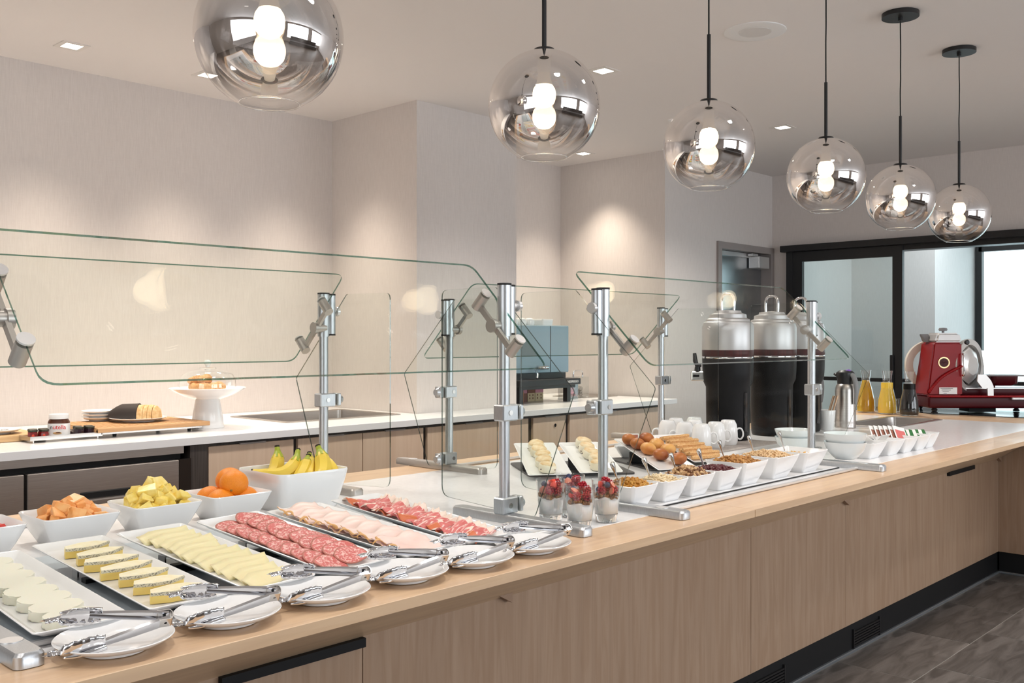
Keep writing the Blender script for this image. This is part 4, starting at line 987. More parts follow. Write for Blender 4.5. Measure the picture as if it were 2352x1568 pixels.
parfait('berry yogurt parfait standing nearest the counter edge', 1.783, 1.462, 6)
parfait('berry yogurt parfait at the right, next to the raisin bowl', 1.893, 1.468, 7)
parfait('berry yogurt parfait at the back of the four glasses', 1.888, 1.578, 8)

# ------------------------------------------------------------ mugs, urns, cereal bowls, carafes on the right part of the counter
t = thing('woven_mat', 'grey brown woven mat under the white mugs', 'mat', (3.55, 2.215, CTZ), 0)
bm = new(); box(bm, -.28, .30, -.19, .27, 0, .003); obj('weave', bm, 'mat_weave', t)
def mug():
    t = thing('mug', 'x', 'mug', (0,0,0)); bm = new()
    # stored upside down: rim on the mat
    lathe(bm, [(.030, 0), (.0345, .0), (.0395, .012), (.0405, .035), (.039, .062), (.035, .086), (.0285, .1005), (.026, .103), (.024, .103), (.0235, .100), (0, .100)], 32); obj('body', bm, 'ceramic', t, SM)
    bm = new(); tube(bm, [(.037, 0, .028), (.052, 0, .022), (.062, 0, .032), (.064, 0, .048), (.058, 0, .064), (.046, 0, .068), (.037, 0, .062)], .0052, 10, flat=.7); obj('handle', bm, 'ceramic', t, 4)
    return remember(t)
mg = mug()
MG = [(3.365, 2.128, -.8, 'at the front left, right behind the churros'), (3.388, 2.222, 2.4, 'left, second from the front'), (3.406, 2.318, 2.2, 'at the far left'), (3.483, 2.135, -.75, 'second from the right in the front row'),
      (3.601, 2.146, -.75, 'at the right with its handle against the black urn'), (3.50, 2.245, 2.6, 'in the middle of the group'), (3.53, 2.36, 2.0, 'at the back left'), (3.63, 2.33, 2.0, 'at the back right')]
for k, (x, y, rz, lb) in enumerate(MG):
    mw = TR(x, y, CTZ+.0032, rz)
    if k == 0: mg.matrix_world = mw; mg['label'] = 'upturned white mug '+lb; mg['group'] = 'upturned white mugs'
    else: dup(mg, mw, 'upturned white mug '+lb, 'upturned white mugs')
def urn(label, x, y, tap):
    t = thing('beverage_urn', label, 'coffee urn', (x, y, CTZ), 0, 'tall black beverage urns')
    bm = new(); lathe(bm, [(0, .0), (.088, 0), (.092, .006), (.094, .02), (.096, .235), (.108, .26), (.111, .30), (.1125, .362), (0, .362)], 48); b = obj('body', bm, 'urn_black', t, SM)
    bm = new(); lathe(bm, [(.1128, .362), (.1135, .364), (.1135, .368), (.1128, .370)], 48); obj('silver_ring', bm, 'chrome', b, SM)
    bm = new(); lathe(bm, [(.1115, .370), (.1128, .372), (.1130, .398), (.1115, .40)], 48); obj('wood_band', bm, 'mahogany', t, SM)
    bm = new(); lathe(bm, [(.1125, .399), (.1130, .402), (.1128, .500), (.106, .520), (.098, .524)], 48); obj('steel_collar', bm, 'urn_steel', t, SM)
    bm = new(); lathe(bm, [(.098, .524), (.095, .534), (.082, .540), (.080, .556), (.060, .562), (.057, .572), (0, .578)], 40); l = obj('lid', bm, 'urn_steel', t, SM)
    bm = new(); tube(bm, [(.0, .03, .565), (-.0, .032, .61), (0, .024, .640), (0, 0, .648), (0, -.024, .640), (0, -.032, .61), (0, -.03, .565)], .006, 10); obj('lid_handle', bm, 'chrome', l, 4)
    if True:
        bm = new(); q = Matrix.Rotation(math.radians(-97), 4, 'Z')
        box(bm, .092, .100, -.011, .011, .04, .215, .004, m=q)
        obj('sight_window', bm, 'black_gloss', t)
    if tap:
        q = Matrix.Rotation(math.radians(134), 4, 'Z')
        bm = new(); box(bm, .10, .165, -.008, .008, .262, .306, .006, m=q); tp = obj('tap_bracket', bm, 'steel_plain', t)
        bm = new(); box(bm, .128, .158, -.010, .010, .278, .290, .004, m=q); obj('slot', bm, 'black_matte', tp)
        bm = new(); cyl(bm, q @ Vector((.135, 0, .306)), q @ Vector((.135, 0, .325)), .014, .012); tube(bm, [q @ Vector((.135, 0, .322)), q @ Vector((.145, 0, .35)), q @ Vector((.148, 0, .385))], [.008, .011, .008], 10); box(bm, .118, .142, -.008, .008, .322, .34, .004, m=q); obj('lever', bm, 'plastic_black', tp, SM)
    return t
urn('nearest tall black coffee urn, with a tap and lever on its left side', 3.79, 2.26, True)
urn('middle tall black coffee urn of the three', 4.14, 2.235, False)
urn('farthest tall black coffee urn, partly behind the guard post', 4.42, 2.23, False)
def round_bowl(label, x, y, z, R, H, group, m='ceramic_cool'):
    bm = new(); lathe(bm, [(0, .002), (R*.36, .002), (R*.40, 0), (R*.44, .0), (R*.62, H*.16), (R*.86, H*.5), (R*.985, H*.93), (R, H), (R*.97, H*.995), (R*.94, H*.93), (R*.80, H*.5), (R*.5, H*.17), (0, H*.10)], 48)
    o = obj('soup_bowl', bm, m, None, SM); o.location = (x, y, z); return tag(o, label, 'bowl', group)
G = 'stacked round white soup bowls'
round_bowl('lower round bowl of the front stack at the guard foot', 3.318, 1.505, CTZ+.022, .073, .062, G)
round_bowl('upper round bowl of the front stack at the guard foot', 3.318, 1.505, CTZ+.022+.030, .074, .062, G)
round_bowl('lower round bowl of the rear stack behind the guard post', 3.575, 1.83, CTZ, .078, .060, G)
round_bowl('upper round bowl of the rear stack behind the guard post', 3.575, 1.83, CTZ+.029, .078, .060, G)
t = thing('napkin_strips', 'grey cutlery laid flat beside the bowl stacks', 'cutlery', (3.80, 1.76, CTZ), -.9)
t.name = 'cutlery_set'
for k in range(5):
    bm = new(); tube(bm, [(0, k*.022, .006), (.09, k*.022+.01, .010), (.17, k*.022+.02, .006)], [.005, .004, .007], 8, flat=.4); obj('knife', bm, 'steel_plain', t, 4)
# cup with stirrers
t = thing('stirrer_cup', 'white cup holding wooden stirrers', 'cup', (4.545, 2.155, CTZ))
bm = new(); lathe(bm, [(0, .002), (.028, 0), (.030, .002), (.0375, .06), (.0405, .096), (.0395, .098), (.0375, .094), (.034, .06), (0, .02)], 36); obj('cup', bm, 'ceramic', t, SM)
for k in range(6):
    a = k*1.1; x0, y0 = .012*math.cos(a), .012*math.sin(a)
    s_ = thing('wooden_stirrer', 'flat wooden stirrer leaning right in the white cup', 'stirrer', (4.545+x0, 2.155+y0, CTZ+.022), 0, 'wooden stirrers in the cup')
    bm = new(); d = Vector((.026+.003*k, -.034+.002*k, .145)); mm = Matrix.Translation(d/2) @ d.to_track_quat('Z', 'Y').to_matrix().to_4x4(); box(bm, -.0045, .0045, -.001, .001, -d.length/2, d.length/2, m=mm); obj('stick', bm, 'stirrer', s_)
def thermos(label, x, y, btn):
    t = thing('airpot', label, 'thermos', (x, y, CTZ), 0, 'steel thermos jugs')
    bm = new(); lathe(bm, [(0, 0), (.050, 0), (.052, .004), (.050, .010), (.052, .016), (.050, .022), (.052, .028), (.0505, .04), (.050, .19), (.046, .212), (.038, .222), (0, .222)], 40); obj('body', bm, 'steel_brushed', t, SM)
    bm = new(); lathe(bm, [(.039, .218), (.040, .245), (.046, .262), (.044, .278), (.030, .288), (0, .291)], 36); h = obj('pour_lid', bm, 'plastic_black', t, SM)
    bm = new(); q = Matrix.Rotation(math.radians(-70), 4, 'Z')
    q = Matrix.Rotation(math.radians(-106), 4, 'Z'); tube(bm, [q @ Vector(p) for p in ((.02, 0, .272), (.048, 0, .262), (.066, 0, .22), (.068, 0, .17), (.062, 0, .122))], [.014, .015, .014, .012, .008], 12, flat=.7); obj('handle', bm, 'plastic_grey', t, 4)
    bm = new(); ball(bm, q @ Vector((.018, 0, .284)), (.018, .016, .011), 2); obj('push_button', bm, btn, h, 4)
    bm = new(); q2 = Matrix.Rotation(math.radians(110), 4, 'Z'); tube(bm, [q2 @ Vector((.03, 0, .262)), q2 @ Vector((.056, 0, .270))], [.012, .005], 8); obj('spout', bm, 'plastic_black', h, 4)
thermos('steel thermos jug with a purple button, behind the stirrer cup', 4.72, 2.14, 'purple')
thermos('steel thermos jug with a dull olive button, next to the guard post', 4.74, 2.33, 'olive_button')
def carafe(label, x, y, liquid, lvl):
    t = thing('juice_carafe', label, 'carafe', (x, y, CTZ+.001), 0, 'glass carafes of drinks')
    prof = [(.048, 0), (.052, .004), (.0545, .03), (.050, .08), (.036, .145), (.0245, .185), (.0235, .20), (.027, .225), (.032, .256)]
    bm = new(); lathe(bm, [(0, .0)]+prof+[(.031, .256), (.0262, .225), (.0225, .20)], 40); obj('glass', bm, 'glass_clear', t, SM)
    inner = [(r-.002, z) for r, z in prof if z < lvl]; rr_ = .0225
    bm = new(); lathe(bm, [(0, .005)]+[(r, max(z, .005)) for r, z in inner]+[(inner[-1][0]-.0008, lvl), (0, lvl)], 36); obj('drink', bm, liquid, t, SM)
carafe('carafe of clear amber apple juice, leftmost of the three', 5.80, 2.50, 'apple_juice', .195)
carafe('carafe of opaque yellow orange juice in the middle', 5.765, 2.355, 'orange_juice', .185)
carafe('carafe of almost black drink beside the red slicer', 5.72, 2.205, 'cola', .185)
for k in range(6):
    x = 5.86+.01*(k % 2)-.035*(k//4); y = 2.62-.078*k
    if k >= 6: x = 5.90
    t = tag(None or thing('tumbler', 'small clear tumbler behind the carafes, %s from the back' % ORD[k], 'glass', (min(x, 5.93), max(y, 2.12), CTZ), 0, 'clear tumblers behind the carafes'))
    bm = new(); lathe(bm, [(0, .006), (.026, 0), (.028, .002), (.0345, .088), (.034, .09), (.0325, .088), (.026, .008), (0, .008)], 24); obj('glass', bm, 'glass_clear', t, SM)
# drop-in steel pan in the counter
def pan(label, cx, cy, hx, hy, rz=0, depth=.0):
    t = thing('drop_in_basin', label, 'basin', (cx, cy, CTZ), rz)
    bm = new(); R = [rring(hx, hy, 0, .03, 5), rring(hx, hy, .003, .03, 5), rring(hx-.005, hy-.005, .005, .03, 5), rring(hx-.024, hy-.024, .005, .03, 5), rring(hx-.030, hy-.030, .002, .03, 5)]
    R += [rring(hx-.034, hy-.034, -depth+.01, .03, 5), rring(hx-.045, hy-.045, -depth, .03, 5)]
    R += [rring(hx-.045, hy-.045, -depth-.002, .03, 5), rring(hx-.032, hy-.032, -depth+.008, .03, 5), rring(hx-.028, hy-.028, 0, .03, 5)] if depth > .01 else []
    vs = loft(bm, R[:7], False, True)
    obj('rim_and_bed', bm, 'steel_brushed', t, SM)
    return t
pan('shallow steel basin set in the counter before the carafes', 5.19, 2.10, .35, .155, 0, .055)
# condiment bowls
CB = [('sugar packets, behind the round bowls', 3.585, 1.555, .068), ('white sweetener packets, second in the row', 3.735, 1.545, .068), ('red tea packets, third in the row', 3.862, 1.535, .062), ('green sachets, fourth in the row', 3.985, 1.53, .062), ('few packets, at the far end of the row', 4.105, 1.535, .058)]
for w, x, y, h in CB: sqbowl('small square white bowl of '+w, x, y, h, .062, 'square white condiment bowls', dip=.006, b=.60, rad=.012)
def packet(name, label, group, x, y, z, rx, ry, rz, w, h, m1, m2=None):
    t = thing(name, label, 'packet', (0,0,0), 0, group, mw=TR(x, y, z, rz, rx, ry))
    bm = new(); box(bm, -w/2, w/2, -.0012, .0012, 0, h, .0008, 1); obj('paper', bm, m1, t)
    if m2: bm = new(); box(bm, -w*.40, w*.40, -.0018, -.0013, h*.12, h*.72); obj('print', bm, m2, t)
for k in range(8): packet('sugar_packet', 'white sugar packet lying in the first condiment bowls', 'white sugar packets', 3.56+.032*k, 1.555+.012*(k % 3), CTZ+.052, -1.1, .2*(k % 2), .5+.3*k, .032, .055, 'paper_white')
for k in range(6): packet('tea_packet', ('red printed' if k == 5 else 'brown printed')+' white tea packet in the third bowl, %s from the left' % ORD[k], 'red printed tea packets', 3.838+.013*k, 1.60-.014*k, CTZ+.040, -.75, .25, -.55, .058, .072, 'paper_white', 'packet_red' if k == 5 else 'packet_brown')
for k in range(10): packet('sweetener_sachet', 'narrow green striped sachet in the fourth bowl', 'green sweetener sachets', 3.955+.010*k, 1.575-.009*k, CTZ+.046, -1.2, .1*(k % 3), -1.0, .018, .070, 'sachet_green' if k % 2 else 'paper_white')

# ------------------------------------------------------------ meat slicer
t = thing('meat_slicer', 'glossy red flywheel style meat slicer at the right end', 'meat slicer', (6.20, 2.00, .9035), math.radians(-48))
S_ = 1.03
bm = new(); box(bm, -.33, .40, -.14, .16, .035, .105, .012, 3); b = obj('base', bm, 'red_dark', t, SM)
bm = new(); box(bm, -.325, .36, -.155, -.10, .100, .110, .003, 1); obj('ledge', bm, 'red_paint', b)
bm = new(); box(bm, -.12, .38, -.06, .12, .105, .150, .010, 2); obj('carriage_rail', bm, 'red_dark', t, SM)
bm = new(); box(bm, -.10, .38, -.065, -.055, .146, .152); obj('rail_strip', bm, 'cast_alloy', t)
for x, y in ((-.28, -.1), (.31, -.1), (-.28, .12), (.31, .12)):
    bm = new(); lathe(bm, [(0, 0), (.018, 0), (.02, .008), (.012, .014), (.018, .024), (.012, .034), (0, .036)], 16, Matrix.Translation((x, y, 0))); obj('foot', bm, 'plastic_black', t, SM)
bm = new(); box(bm, -.04, .12, -.02, .12, .005, .036); obj('drive_housing', bm, 'black_matte', t)
# red column (tapered)
def frus(bm, b0, b1, z0, z1, y0, y1, bev=.01):
    V = [(b0[0], y0, z0), (b0[1], y0, z0), (b0[1], y1, z0), (b0[0], y1, z0), (b1[0], y0+.01, z1), (b1[1], y0+.01, z1), (b1[1], y1-.01, z1), (b1[0], y1-.01, z1)]
    v = [bm.verts.new(p) for p in V]
    for f in ((0,3,2,1), (4,5,6,7), (0,1,5,4), (1,2,6,5), (2,3,7,6), (3,0,4,7)): bm.faces.new([v[i] for i in f])
    bmesh.ops.recalc_face_normals(bm, faces=bm.faces[:])
    if bev: bmesh.ops.bevel(bm, geom=bm.edges[:], offset=bev, segments=3, affect='EDGES')
bm = new(); frus(bm, (-.335, -.125), (-.290, -.125), .108, .425, -.13, .08); col_ = obj('column', bm, 'red_paint', t, SM)
bm = new(); frus(bm, (-.285, -.12), (-.262, -.135), .424, .482, -.12, .07, .012); cp_ = obj('column_cap', bm, 'cast_alloy', t, SM)
bm = new(); cyl(bm, (-.20, -.03, .48), (-.20, -.03, .495), .008); lathe(bm, [(0, .492), (.022, .494), (.026, .502), (.022, .511), (0, .513)], 20, Matrix.Translation((-.20, -.03, 0))); obj('sharpener_knob', bm, 'plastic_grey', cp_, SM)
bm = new(); tube(bm, [(-.325, -.128, .125), (-.30, -.131, .165), (-.255, -.133, .215), (-.20, -.133, .25), (-.13, -.132, .285)], .008, 10); obj('relief_rib', bm, 'red_paint', col_, 4)
bm = new(); lathe(bm, [(.028, -.002), (.033, -.002), (.034, .003), (.028, .003)], 32, TR(-.235, -.126, .305, 0, PI/2), closed=True); lathe(bm, [(0, .001), (.028, .001)], 32, TR(-.235, -.1255, .305, 0, PI/2)); obj('emblem_ring', bm, 'gold', col_, SM)
bm = new(); lathe(bm, [(0, .0018), (.026, .0018)], 24, TR(-.235, -.1275, .305, 0, PI/2)); tube(bm, [(-.255, -.1295, .30), (-.245, -.1295, .312), (-.238, -.1295, .30), (-.228, -.1295, .31), (-.215, -.1295, .302)], .0012, 5); obj('emblem_script', bm, 'mahogany', col_, SM)
bm = new(); box(bm, -.265, -.160, -.1335, -.131, .118, .158); n_ = obj('rating_plate', bm, 'label_white', col_)
bm = new()
for k in range(4): box(bm, -.258+.006*k, -.185-.012*k, -.1342, -.1334, .150-.009*k, .1525-.009*k)
obj('rating_print', bm, 'ink', n_)
# handwheel behind, blade, guard ring, plates
def ringm(bm, R, r, th, m, n=48): lathe(bm, [(r, -th), (R, -th), (R+.003, 0), (R, th), (r, th)], n, m, closed=True)
bm = new(); ringm(bm, .148, .105, .014, TR(-.235, .085, .285, 0, PI/2)); obj('rear_wheel', bm, 'cream_enamel', t, SM)
bm = new(); frus(bm, (-.300, -.280), (-.325, -.275), .425, .475, -.02, .03, .004); obj('rear_lever', bm, 'plastic_grey', t, SM)
bq = TR(-.045, -.02, .285, math.radians(38), PI/2)
bm = new(); ringm(bm, .158, .125, .014, bq); obj('blade_guard_ring', bm, 'cast_alloy', t, SM)
bm = new(); lathe(bm, [(0, .004), (.07, .004), (.128, -.006), (.128, -.010), (0, -.010)], 48, bq); obj('blade', bm, 'steel_plain', t, SM)
bm = new(); lathe(bm, [(0, .030), (.060, .030), (.092, .018), (.108, .008), (.112, .002), (0, .002)], 8, bq); obj('blade_cover', bm, 'cast_alloy', t, math.radians(20))
bm = new(); tube(bm, [(-.13, -.14, .355), (-.13, -.155, .345), (-.13, -.155, .24), (-.13, -.14, .23)], .006, 8); obj('handle_loop', bm, 'chrome', t, 4)
bm = new(); lathe(bm, [(0, 0), (.014, 0), (.016, .012), (.010, .02), (0, .02)], 8, TR(-.105, -.13, .425, 0, PI/2)); obj('lock_knob', bm, 'plastic_black', t, SM)
bm = new(); prism(bm, [(.010, .155), (.012, .105), (.045, .105), (.045, .165), (.03, .20), (.0, .235), (-.045, .235), (-.05, .195), (-.02, .155)], .012, TR(.0, -.14, 0, 0, PI/2)); obj('carriage_arm', bm, 'cast_alloy', t, SM)
bm = new(); prism(bm, [(.055, .28), (.135, .28), (.155, .375), (.04, .375)], .006, TR(0, .0, 0, 0, PI/2)); box(bm, .09, .12, -.005, .0, .225, .285); obj('meat_pusher', bm, 'steel_plain', t)
bm = new(); loft(bm, [rring(.062, .05, .165, .03, 6, .145, -.02), rring(.080, .062, .180, .03, 6, .150, -.02), rring(.082, .064, .222, .03, 6, .150, -.02)]); box(bm, .05, .10, -.06, .03, .152, .225, .005); obj('carriage_tray', bm, 'red_dark', t, SM)
bm = new(); box(bm, .02, .26, -.085, .045, .222, .230, .003, 1); obj('tray_top', bm, 'plastic_grey', t)
bm = new(); box(bm, .15, .30, -.16, -.13, .085, .10, .004); obj('thickness_lever', bm, 'cast_alloy', b)

# ------------------------------------------------------------ things on the back worktop
BT = CT+.0006
# cake stand with dome
t = thing('cake_stand', 'tall white pedestal cake stand holding croissants', 'cake stand', (2.52, 4.50, BT), 0)
bm = new(); lathe(bm, [(0, .002), (.070, .002), (.080, 0), (.081, .004), (.072, .07), (.060, .14), (.058, .148), (0, .150)], 44); obj('pedestal', bm, 'ceramic', t, SM)
bm = new(); lathe(bm, [(0, .146), (.075, .146), (.082, .150), (.125, .163), (.165, .183), (.190, .200), (.187, .2025), (.150, .186), (.11, .178), (0, .176)], 56); obj('plate', bm, 'ceramic', t, SM)
t = thing('cake_dome', 'clear glass dome with a round knob over the croissants', 'glass dome', (2.52, 4.50, BT+.179), 0)
bm = new(); lathe(bm, [(.139, 0), (.1405, .02), (.139, .06), (.128, .090), (.100, .108), (.060, .117), (.045, .119), (.042, .126), (0, .128)], 48); obj('dome', bm, 'glass_dome', t, SM)
bm = new(); tube(bm, [(.1395*math.cos(2*PI*i/40), .1395*math.sin(2*PI*i/40), .001) for i in range(41)], .0018, 6, cap=False); obj('rim', bm, 'glass_solid', t, 4)
bm = new(); lathe(bm, [(0, .127), (.010, .128), (.009, .133), (.016, .142), (.018, .152), (.013, .162), (0, .165)], 24); obj('knob', bm, 'ceramic_cool', t, SM)
def croissant(label, mw):
    o_ = []; bm = new(); pts = []; rr_ = []
    for i in range(19):
        a = -1.25+2.5*i/18; pts.append((.050*math.sin(a), .030-.050*math.cos(a)+.02, .0)); rr_.append((.0075+.020*math.cos(a*1.12)**1.0*(.86+.14*(i % 2))))
    tube(bm, pts, rr_, 12); o = obj('croissant', bm, 'croissant', None, math.radians(25)); o.matrix_world = mw; tag(o, label, 'croissant', 'croissants under the glass dome'); return o
for k in range(5): croissant('golden croissant in the bottom ring under the dome, %s round' % ORD[k], Matrix.Translation((2.52+.065*math.cos(k*1.257), 4.50+.065*math.sin(k*1.257), BT+.205)) @ Matrix.Rotation(k*1.257+1.3, 4, 'Z'))
croissant('golden croissant on top of the pile under the dome', Matrix.Translation((2.51, 4.49, BT+.245)) @ Matrix.Rotation(.9, 4, 'Z'))
croissant('golden croissant leaning at the top left under the dome', Matrix.Translation((2.49, 4.53, BT+.237)) @ Matrix.Rotation(2.6, 4, 'Z'))
# drop-in pans on the back worktop
pp = pan('large steel drop-in basin right of the cake stand', 3.34, 4.72, .40, .30, 0, .09); pp.location.z = BT
pp = pan('steel basin at the right end of the back worktop', 6.02-.10, 4.80, .20, .18); pp.location.z = BT
# bread board
t = thing('bread_board', 'slatted wooden bread board on a steel tray', 'bread board', (2.165, 4.56, BT), .0)
bm = new(); box(bm, -.245, .245, -.20, .20, .016, .019); box(bm, -.245, .245, -.202, -.199, .016, .026); box(bm, -.245, .245, .199, .202, .016, .026); st = obj('steel_tray', bm, 'steel_plain', t)
for x in (-.17, .20):
    for y in (-.16, .16):
        bm = new(); cyl(bm, (x, y, 0), (x, y, .016), .008, .010, n=14); obj('rubber_foot', bm, 'black_rubber', st, SM)
bm = new(); box(bm, -.275, .275, -.225, .225, .026, .040, .002, 1); fr_ = obj('board_frame', bm, 'wood_board', t)
for k in range(20):
    bm = new(); x = -.262+.0276*k; box(bm, x-.0095, x+.0095, -.205, .205, .0395, .0465, .001, 1); obj('slat', bm, 'wood_board', t)
bm = new(); box(bm, -.275, .275, -.227, -.206, .026, .0468, .002, 1); obj('edge_rail', bm, 'wood_board', t)
bm = new(); box(bm, -.275, .275, .206, .227, .026, .0468, .002, 1); obj('edge_rail', bm, 'wood_board', t)
def plate(label, x, y, z, R, group=None):
    bm = plate_mesh(R); o = obj('plate', bm, 'ceramic', None, SM); o.location = (x, y, z); return tag(o, label, 'plate', group)
bz = BT+.0475
plate('white oval edged plate carrying the wrapped bread loaf', 2.195, 4.58, bz, .135)
for k, nm in enumerate(('bottom', 'middle', 'top')): plate('small white plate, %s of the three behind the bread' % nm, 2.075, 4.745, bz+k*.0155, .082, 'three stacked small plates')
# loaf
lx, ly, lz = 2.19, 4.575, bz+.008
LM = Matrix.Translation((lx, ly, lz)) @ Matrix.Rotation(math.radians(-44), 4, 'Z')
def loafring(x, s, m=1): return [(x, s*.052*math.cos(a), .001+s*.074*max(0, math.sin(a))**.8) for a in [PI*i/14 for i in range(15)]]
t = thing('bread_loaf', 'sliced crusty loaf half wrapped in a black napkin', 'bread', (0,0,0), mw=LM)
for k, (a, b) in enumerate(((-.02, .035), (.036, .056), (.0575, .078))):
    bm = new(); loft(bm, [loafring(a, .93), loafring(a+.002, .97), loafring(b-.002, .96-.01*k), loafring(b, .93-.01*k)]); obj('slice', bm, 'crust', t, SM)
bm = new(); loft(bm, [loafring(.081, .90), loafring(.092, .90), loafring(.104, .72), loafring(.110, .45)]); obj('heel', bm, 'crust', t, SM)
bm = new(); loft(bm, [loafring(x, s) for x, s in ((-.135, .50), (-.128, .62), (-.10, .86), (-.075, 1.02), (.005, 1.05), (.008, 1.06), (.008, 1.03))]); obj('black_napkin', bm, 'paper_black', t, math.radians(25))
# steel caddy with jam jars and spread
t = thing('jar_caddy', 'low steel caddy carrying the jam jars', 'caddy', (1.765, 4.425, BT), .015)
bm = new(); box(bm, -.155, .155, -.062, .062, .013, .016); box(bm, -.155, .155, -.064, -.061, .010, .028); box(bm, -.155, .155, .061, .064, .010, .028); box(bm, -.157, -.154, -.064, .064, .010, .028); box(bm, .154, .157, -.064, .064, .010, .028); obj('shelf', bm, 'steel_plain', t)
for x in (-.14, .14):
    bm = new(); box(bm, x-.002, x+.002, -.055, .055, 0, .013); obj('runner', bm, 'steel_plain', t)
JZ = BT+.0165
def jam(lb, x, y, m, lid, prt):
    t = thing('jam_jar', lb, 'jam jar', (x, y, JZ), random.uniform(-.3, .3), 'miniature jam jars in the caddy')
    bm = new(); lathe(bm, [(0, 0), (.0185, 0), (.020, .004), (.0195, .024), (.017, .030), (0, .030)], 8); obj('jar', bm, m, t, math.radians(20))
    bm = new(); lathe(bm, [(0, .0295), (.0195, .0295), (.0195, .037), (.018, .0385), (0, .0385)], 28); obj('lid', bm, lid, t, SM)
    bm = new(); ball(bm, (-.004, -.0193, .012), (.006, .0015, .008), 2) if prt == 'strawberry_print' else box(bm, -.009, .009, -.0202, -.0185, .008, .0105); obj('label_print', bm, prt, t)
for k, (x, y) in enumerate(((1.635, 4.40), (1.680, 4.392), (1.650, 4.445), (1.692, 4.44))): jam('miniature red strawberry jam jar, %s at the left end of the caddy' % ('front left', 'front right', 'back left', 'back right')[k], x, y, 'jam_red', 'lid_dark', 'strawberry_print')
for k, (x, y) in enumerate(((1.835, 4.40), (1.880, 4.395), (1.845, 4.448), (1.893, 4.445))): jam('miniature dark berry jam jar, %s at the right end of the caddy' % ('front left', 'front right', 'back left', 'back right')[k], x, y, 'jam_dark', 'lid_dark', 'green_print')
t = thing('spread_jar', 'hazelnut chocolate spread jar with a white lid', 'spread jar', (1.757, 4.43, JZ), math.radians(-40))
bm = new(); loft(bm, [rring(hx, hy, z, r, 6) for hx, hy, z, r in ((.038, .026, 0, .02), (.043, .031, .004, .022), (.0435, .0315, .058, .022), (.0425, .030, .066, .022), (.036, .028, .079, .024))]); obj('jar', bm, 'chocolate', t, SM)
bm = new(); loft(bm, [rring(.0438, .0318, z, .022, 6) for z in (.004, .058)], False, False); lb_ = obj('paper_label', bm, 'label_white', t, SM)
bm = new(); lathe(bm, [(0, .078), (.041, .078), (.0415, .081), (.0415, .096), (.0395, .0985), (0, .0985)], 44); obj('lid', bm, 'paint_white', t, SM)
text('label_lettering', 'n', .026, 'ink', lb_, TR(-.028, -.0322, .034, 0, PI/2), align='LEFT')
text('label_lettering', 'utella', .026, 'red_ink', lb_, TR(-.0155, -.0322, .034, 0, PI/2), align='LEFT')
bm = new(); ball(bm, (.004, -.0318, .016), (.020, .001, .006), 2); obj('label_picture', bm, 'crust', lb_, 4)
bm = new(); ball(bm, (.008, -.0324, .018), (.012, .001, .003), 2); obj('label_picture', bm, 'chocolate', lb_, 4)
# wooden block with a plate at the left edge
t = thing('serving_block', 'thick pale bamboo block at the left edge of the worktop', 'wooden block', (1.62, 4.60, BT))
bm = new(); box(bm, -.32, .10, -.12, .20, 0, .028, .003, 2); obj('block', bm, 'bamboo', t)
plate('white plate with a spoon on the bamboo block', 1.56, 4.62, BT+.029, .105)
t = thing('butter_spoon', 'small steel spoon lying on the plate over the bamboo block', 'spoon', (1.555, 4.60, BT+.0400), .4)
bm = new(); tube(bm, [(-.08, 0, .004), (0, 0, .002), (.03, 0, .003)], [.004, .002, .003], 8, flat=.4); obj('handle', bm, 'steel_plain', t, 4)
bm = new(); ball(bm, (.045, 0, .004), (.018, .012, .003), 2); obj('bowl', bm, 'steel_plain', t, 4)
o = plate('white plate with butter, behind the spread jar', 1.83, 4.70, BT+.001, .10); 
bm = new(); box(bm, -.02, .03, -.015, .015, 0, .03, .004); o2 = obj('butter_block', bm, 'cheese'); o2.location = (1.845, 4.70, BT+.009); tag(o2, 'pale yellow butter block on the plate behind the spread jar', 'butter')
# coffee machine in the alcove
t = thing('coffee_machine', 'blue grey capsule coffee machine on a black stand', 'coffee machine', (5.13, 4.62, BT))
bm = new(); box(bm, -.345, .325, -.045, .34, .205, .545, .006, 1); bd = obj('body', bm, 'machine_blue', t)
bm = new(); box(bm, .118, .121, -.0475, -.045, .21, .54); box(bm, -.345, -.175, -.0475, -.045, .385, .388); obj('panel_seam', bm, 'machine_dark', bd); bd.children[0]['kind'] = 'stuff' if bd.children else 'stuff'
bm = new(); box(bm, -.335, .305, -.03, .32, .165, .206); obj('lower_housing', bm, 'machine_dark', t)
bm = new(); box(bm, -.345, .305, -.175, .30, .122, .166, .004, 1); tr_ = obj('drip_shelf', bm, 'machine_dark', t)
bm = new(); box(bm, -.32, .27, -.15, .28, .100, .123); obj('shelf_underside', bm, 'machine_dark', t)
for x in (-.30, .20):
    for y in (-.13, .24):
        bm = new(); box(bm, x-.019, x+.019, y-.019, y+.019, 0, .101); obj('leg', bm, 'machine_dark', t)
bm = new(); tube(bm, [(-.06, -.06, .235), (-.09, -.11, .20), (-.12, -.13, .175)], .008, 8); cyl(bm, (-.02, -.05, .245), (.05, -.085, .245), .013, n=14); obj('steam_spout', bm, 'chrome', t, 4)
text('brand_lettering', 'NESPRESSO', .024, 'label_white', tr_, TR(.215, -.1756, .136, 0, PI/2))
for k in range(4):
    bm = new(); lathe(bm, [(0, 0), (.035, 0), (.040, .02), (.036, .042), (.02, .05), (0, .052)], 24); o = obj('upturned_cup', bm, 'ceramic', None, SM); o.location = (4.86+.085*k, 4.66, BT+.5455); tag(o, 'small white cup upturned on top of the coffee machine', 'cup', 'white cups on the coffee machine')
bm = new(); square_bowl(bm, .06, .045, b=.9, rad=.012); o = obj('square_bowl', bm, 'ceramic', None, math.radians(50)); o.location = (5.255, 4.66, BT+.5455); tag(o, 'square white bowl on top of the coffee machine', 'bowl')
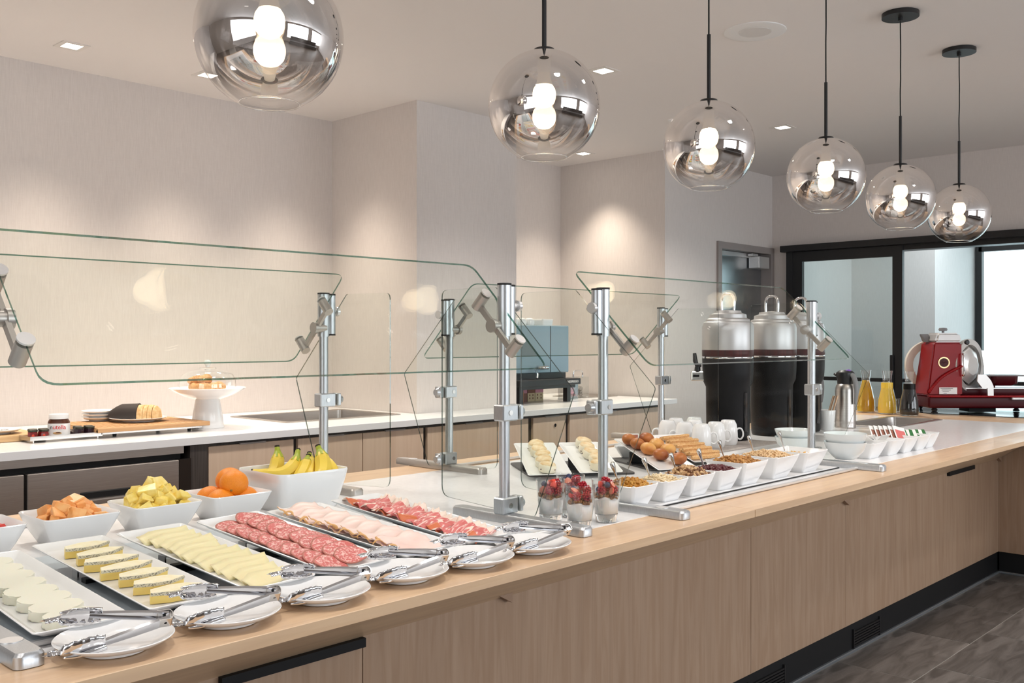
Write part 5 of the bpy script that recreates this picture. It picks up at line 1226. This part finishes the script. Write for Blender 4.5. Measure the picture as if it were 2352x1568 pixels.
def teabox(label, x, y, w, h, m, roof, win=True):
    t = thing('tea_box', label, 'box', (x, y, BT), 0); bm = new(); box(bm, -w/2, w/2, -.03, .03, 0, h*.72); bb = obj('carton', bm, m, t)
    bm = new(); box(bm, -w/2-.001, w/2+.001, -.031, .031, h*.72, h); obj('coloured_top', bm, roof, t)
    if win:
        for i in (-1, 1):
            for j in (.2, .46):
                bm = new(); box(bm, i*w*.22-.005, i*w*.22+.005, -.0312, -.0298, h*j, h*j+.012); obj('window_print', bm, 'tea_brown', bb)
teabox('cream house patterned box with a pink top under the machine', 5.235, 4.70, .085, .085, 'tea_cream', 'tea_pink')
teabox('tan house patterned box left of the cream one', 5.15, 4.70, .075, .085, 'tea_cream', 'tea_brown')
teabox('brown box under the coffee machine', 5.07, 4.70, .07, .085, 'tea_brown', 'tea_pink', False)
teabox('small orange box at the left under the machine', 5.005, 4.66, .04, .075, 'tea_orange', 'tea_orange', False)
def bin_(label, x, y, w, h, m, seed, handle):
    t = thing('capsule_bin', label, 'storage bin', (x, y, BT)); r2 = random.Random(seed)
    bm = new(); box(bm, -w/2, w/2, -.05, .05, 0, .004); box(bm, -w/2, w/2, -.052, -.048, .0, h); box(bm, -w/2, w/2, .048, .052, 0, h); box(bm, -w/2-.002, -w/2+.002, -.05, .05, 0, h); box(bm, w/2-.002, w/2+.002, -.05, .05, 0, h); obj('clear_wall', bm, 'glass_clear', t)
    if handle: bm = new(); tube(bm, [(-w*.4, 0, h*.95), (-w*.4, 0, h+.03), (-w*.28, 0, h+.045), (w*.28, 0, h+.045), (w*.4, 0, h+.03), (w*.4, 0, h*.95)], .006, 10); obj('chrome_handle', bm, 'chrome', t, 4)
    for k in range(9):
        bm = new(); lathe(bm, [(0, 0), (.012, 0), (.017, .018), (.020, .019), (.020, .021), (0, .022)], 16); o = obj('coffee_capsule', bm, m, None, SM)
        o.matrix_world = TR(x+r2.uniform(-w/2+.026, w/2-.026), y+r2.uniform(-.024, .024), BT+.018+.021*(k//3), r2.uniform(0, 6), r2.uniform(-1, 1), r2.uniform(-1, 1)); tag(o, ('shiny red' if 'red' in m else 'shiny grey')+' coffee capsule in a clear bin', 'capsule', ('red' if 'red' in m else 'grey')+' coffee capsules')
bin_('clear bin of red coffee capsules beside the coffee machine', 5.545, 4.66, .11, .11, 'foil_red', 5, False)
bin_('clear bin with a chrome handle and grey capsules', 5.735, 4.72, .135, .16, 'foil_grey', 6, True)
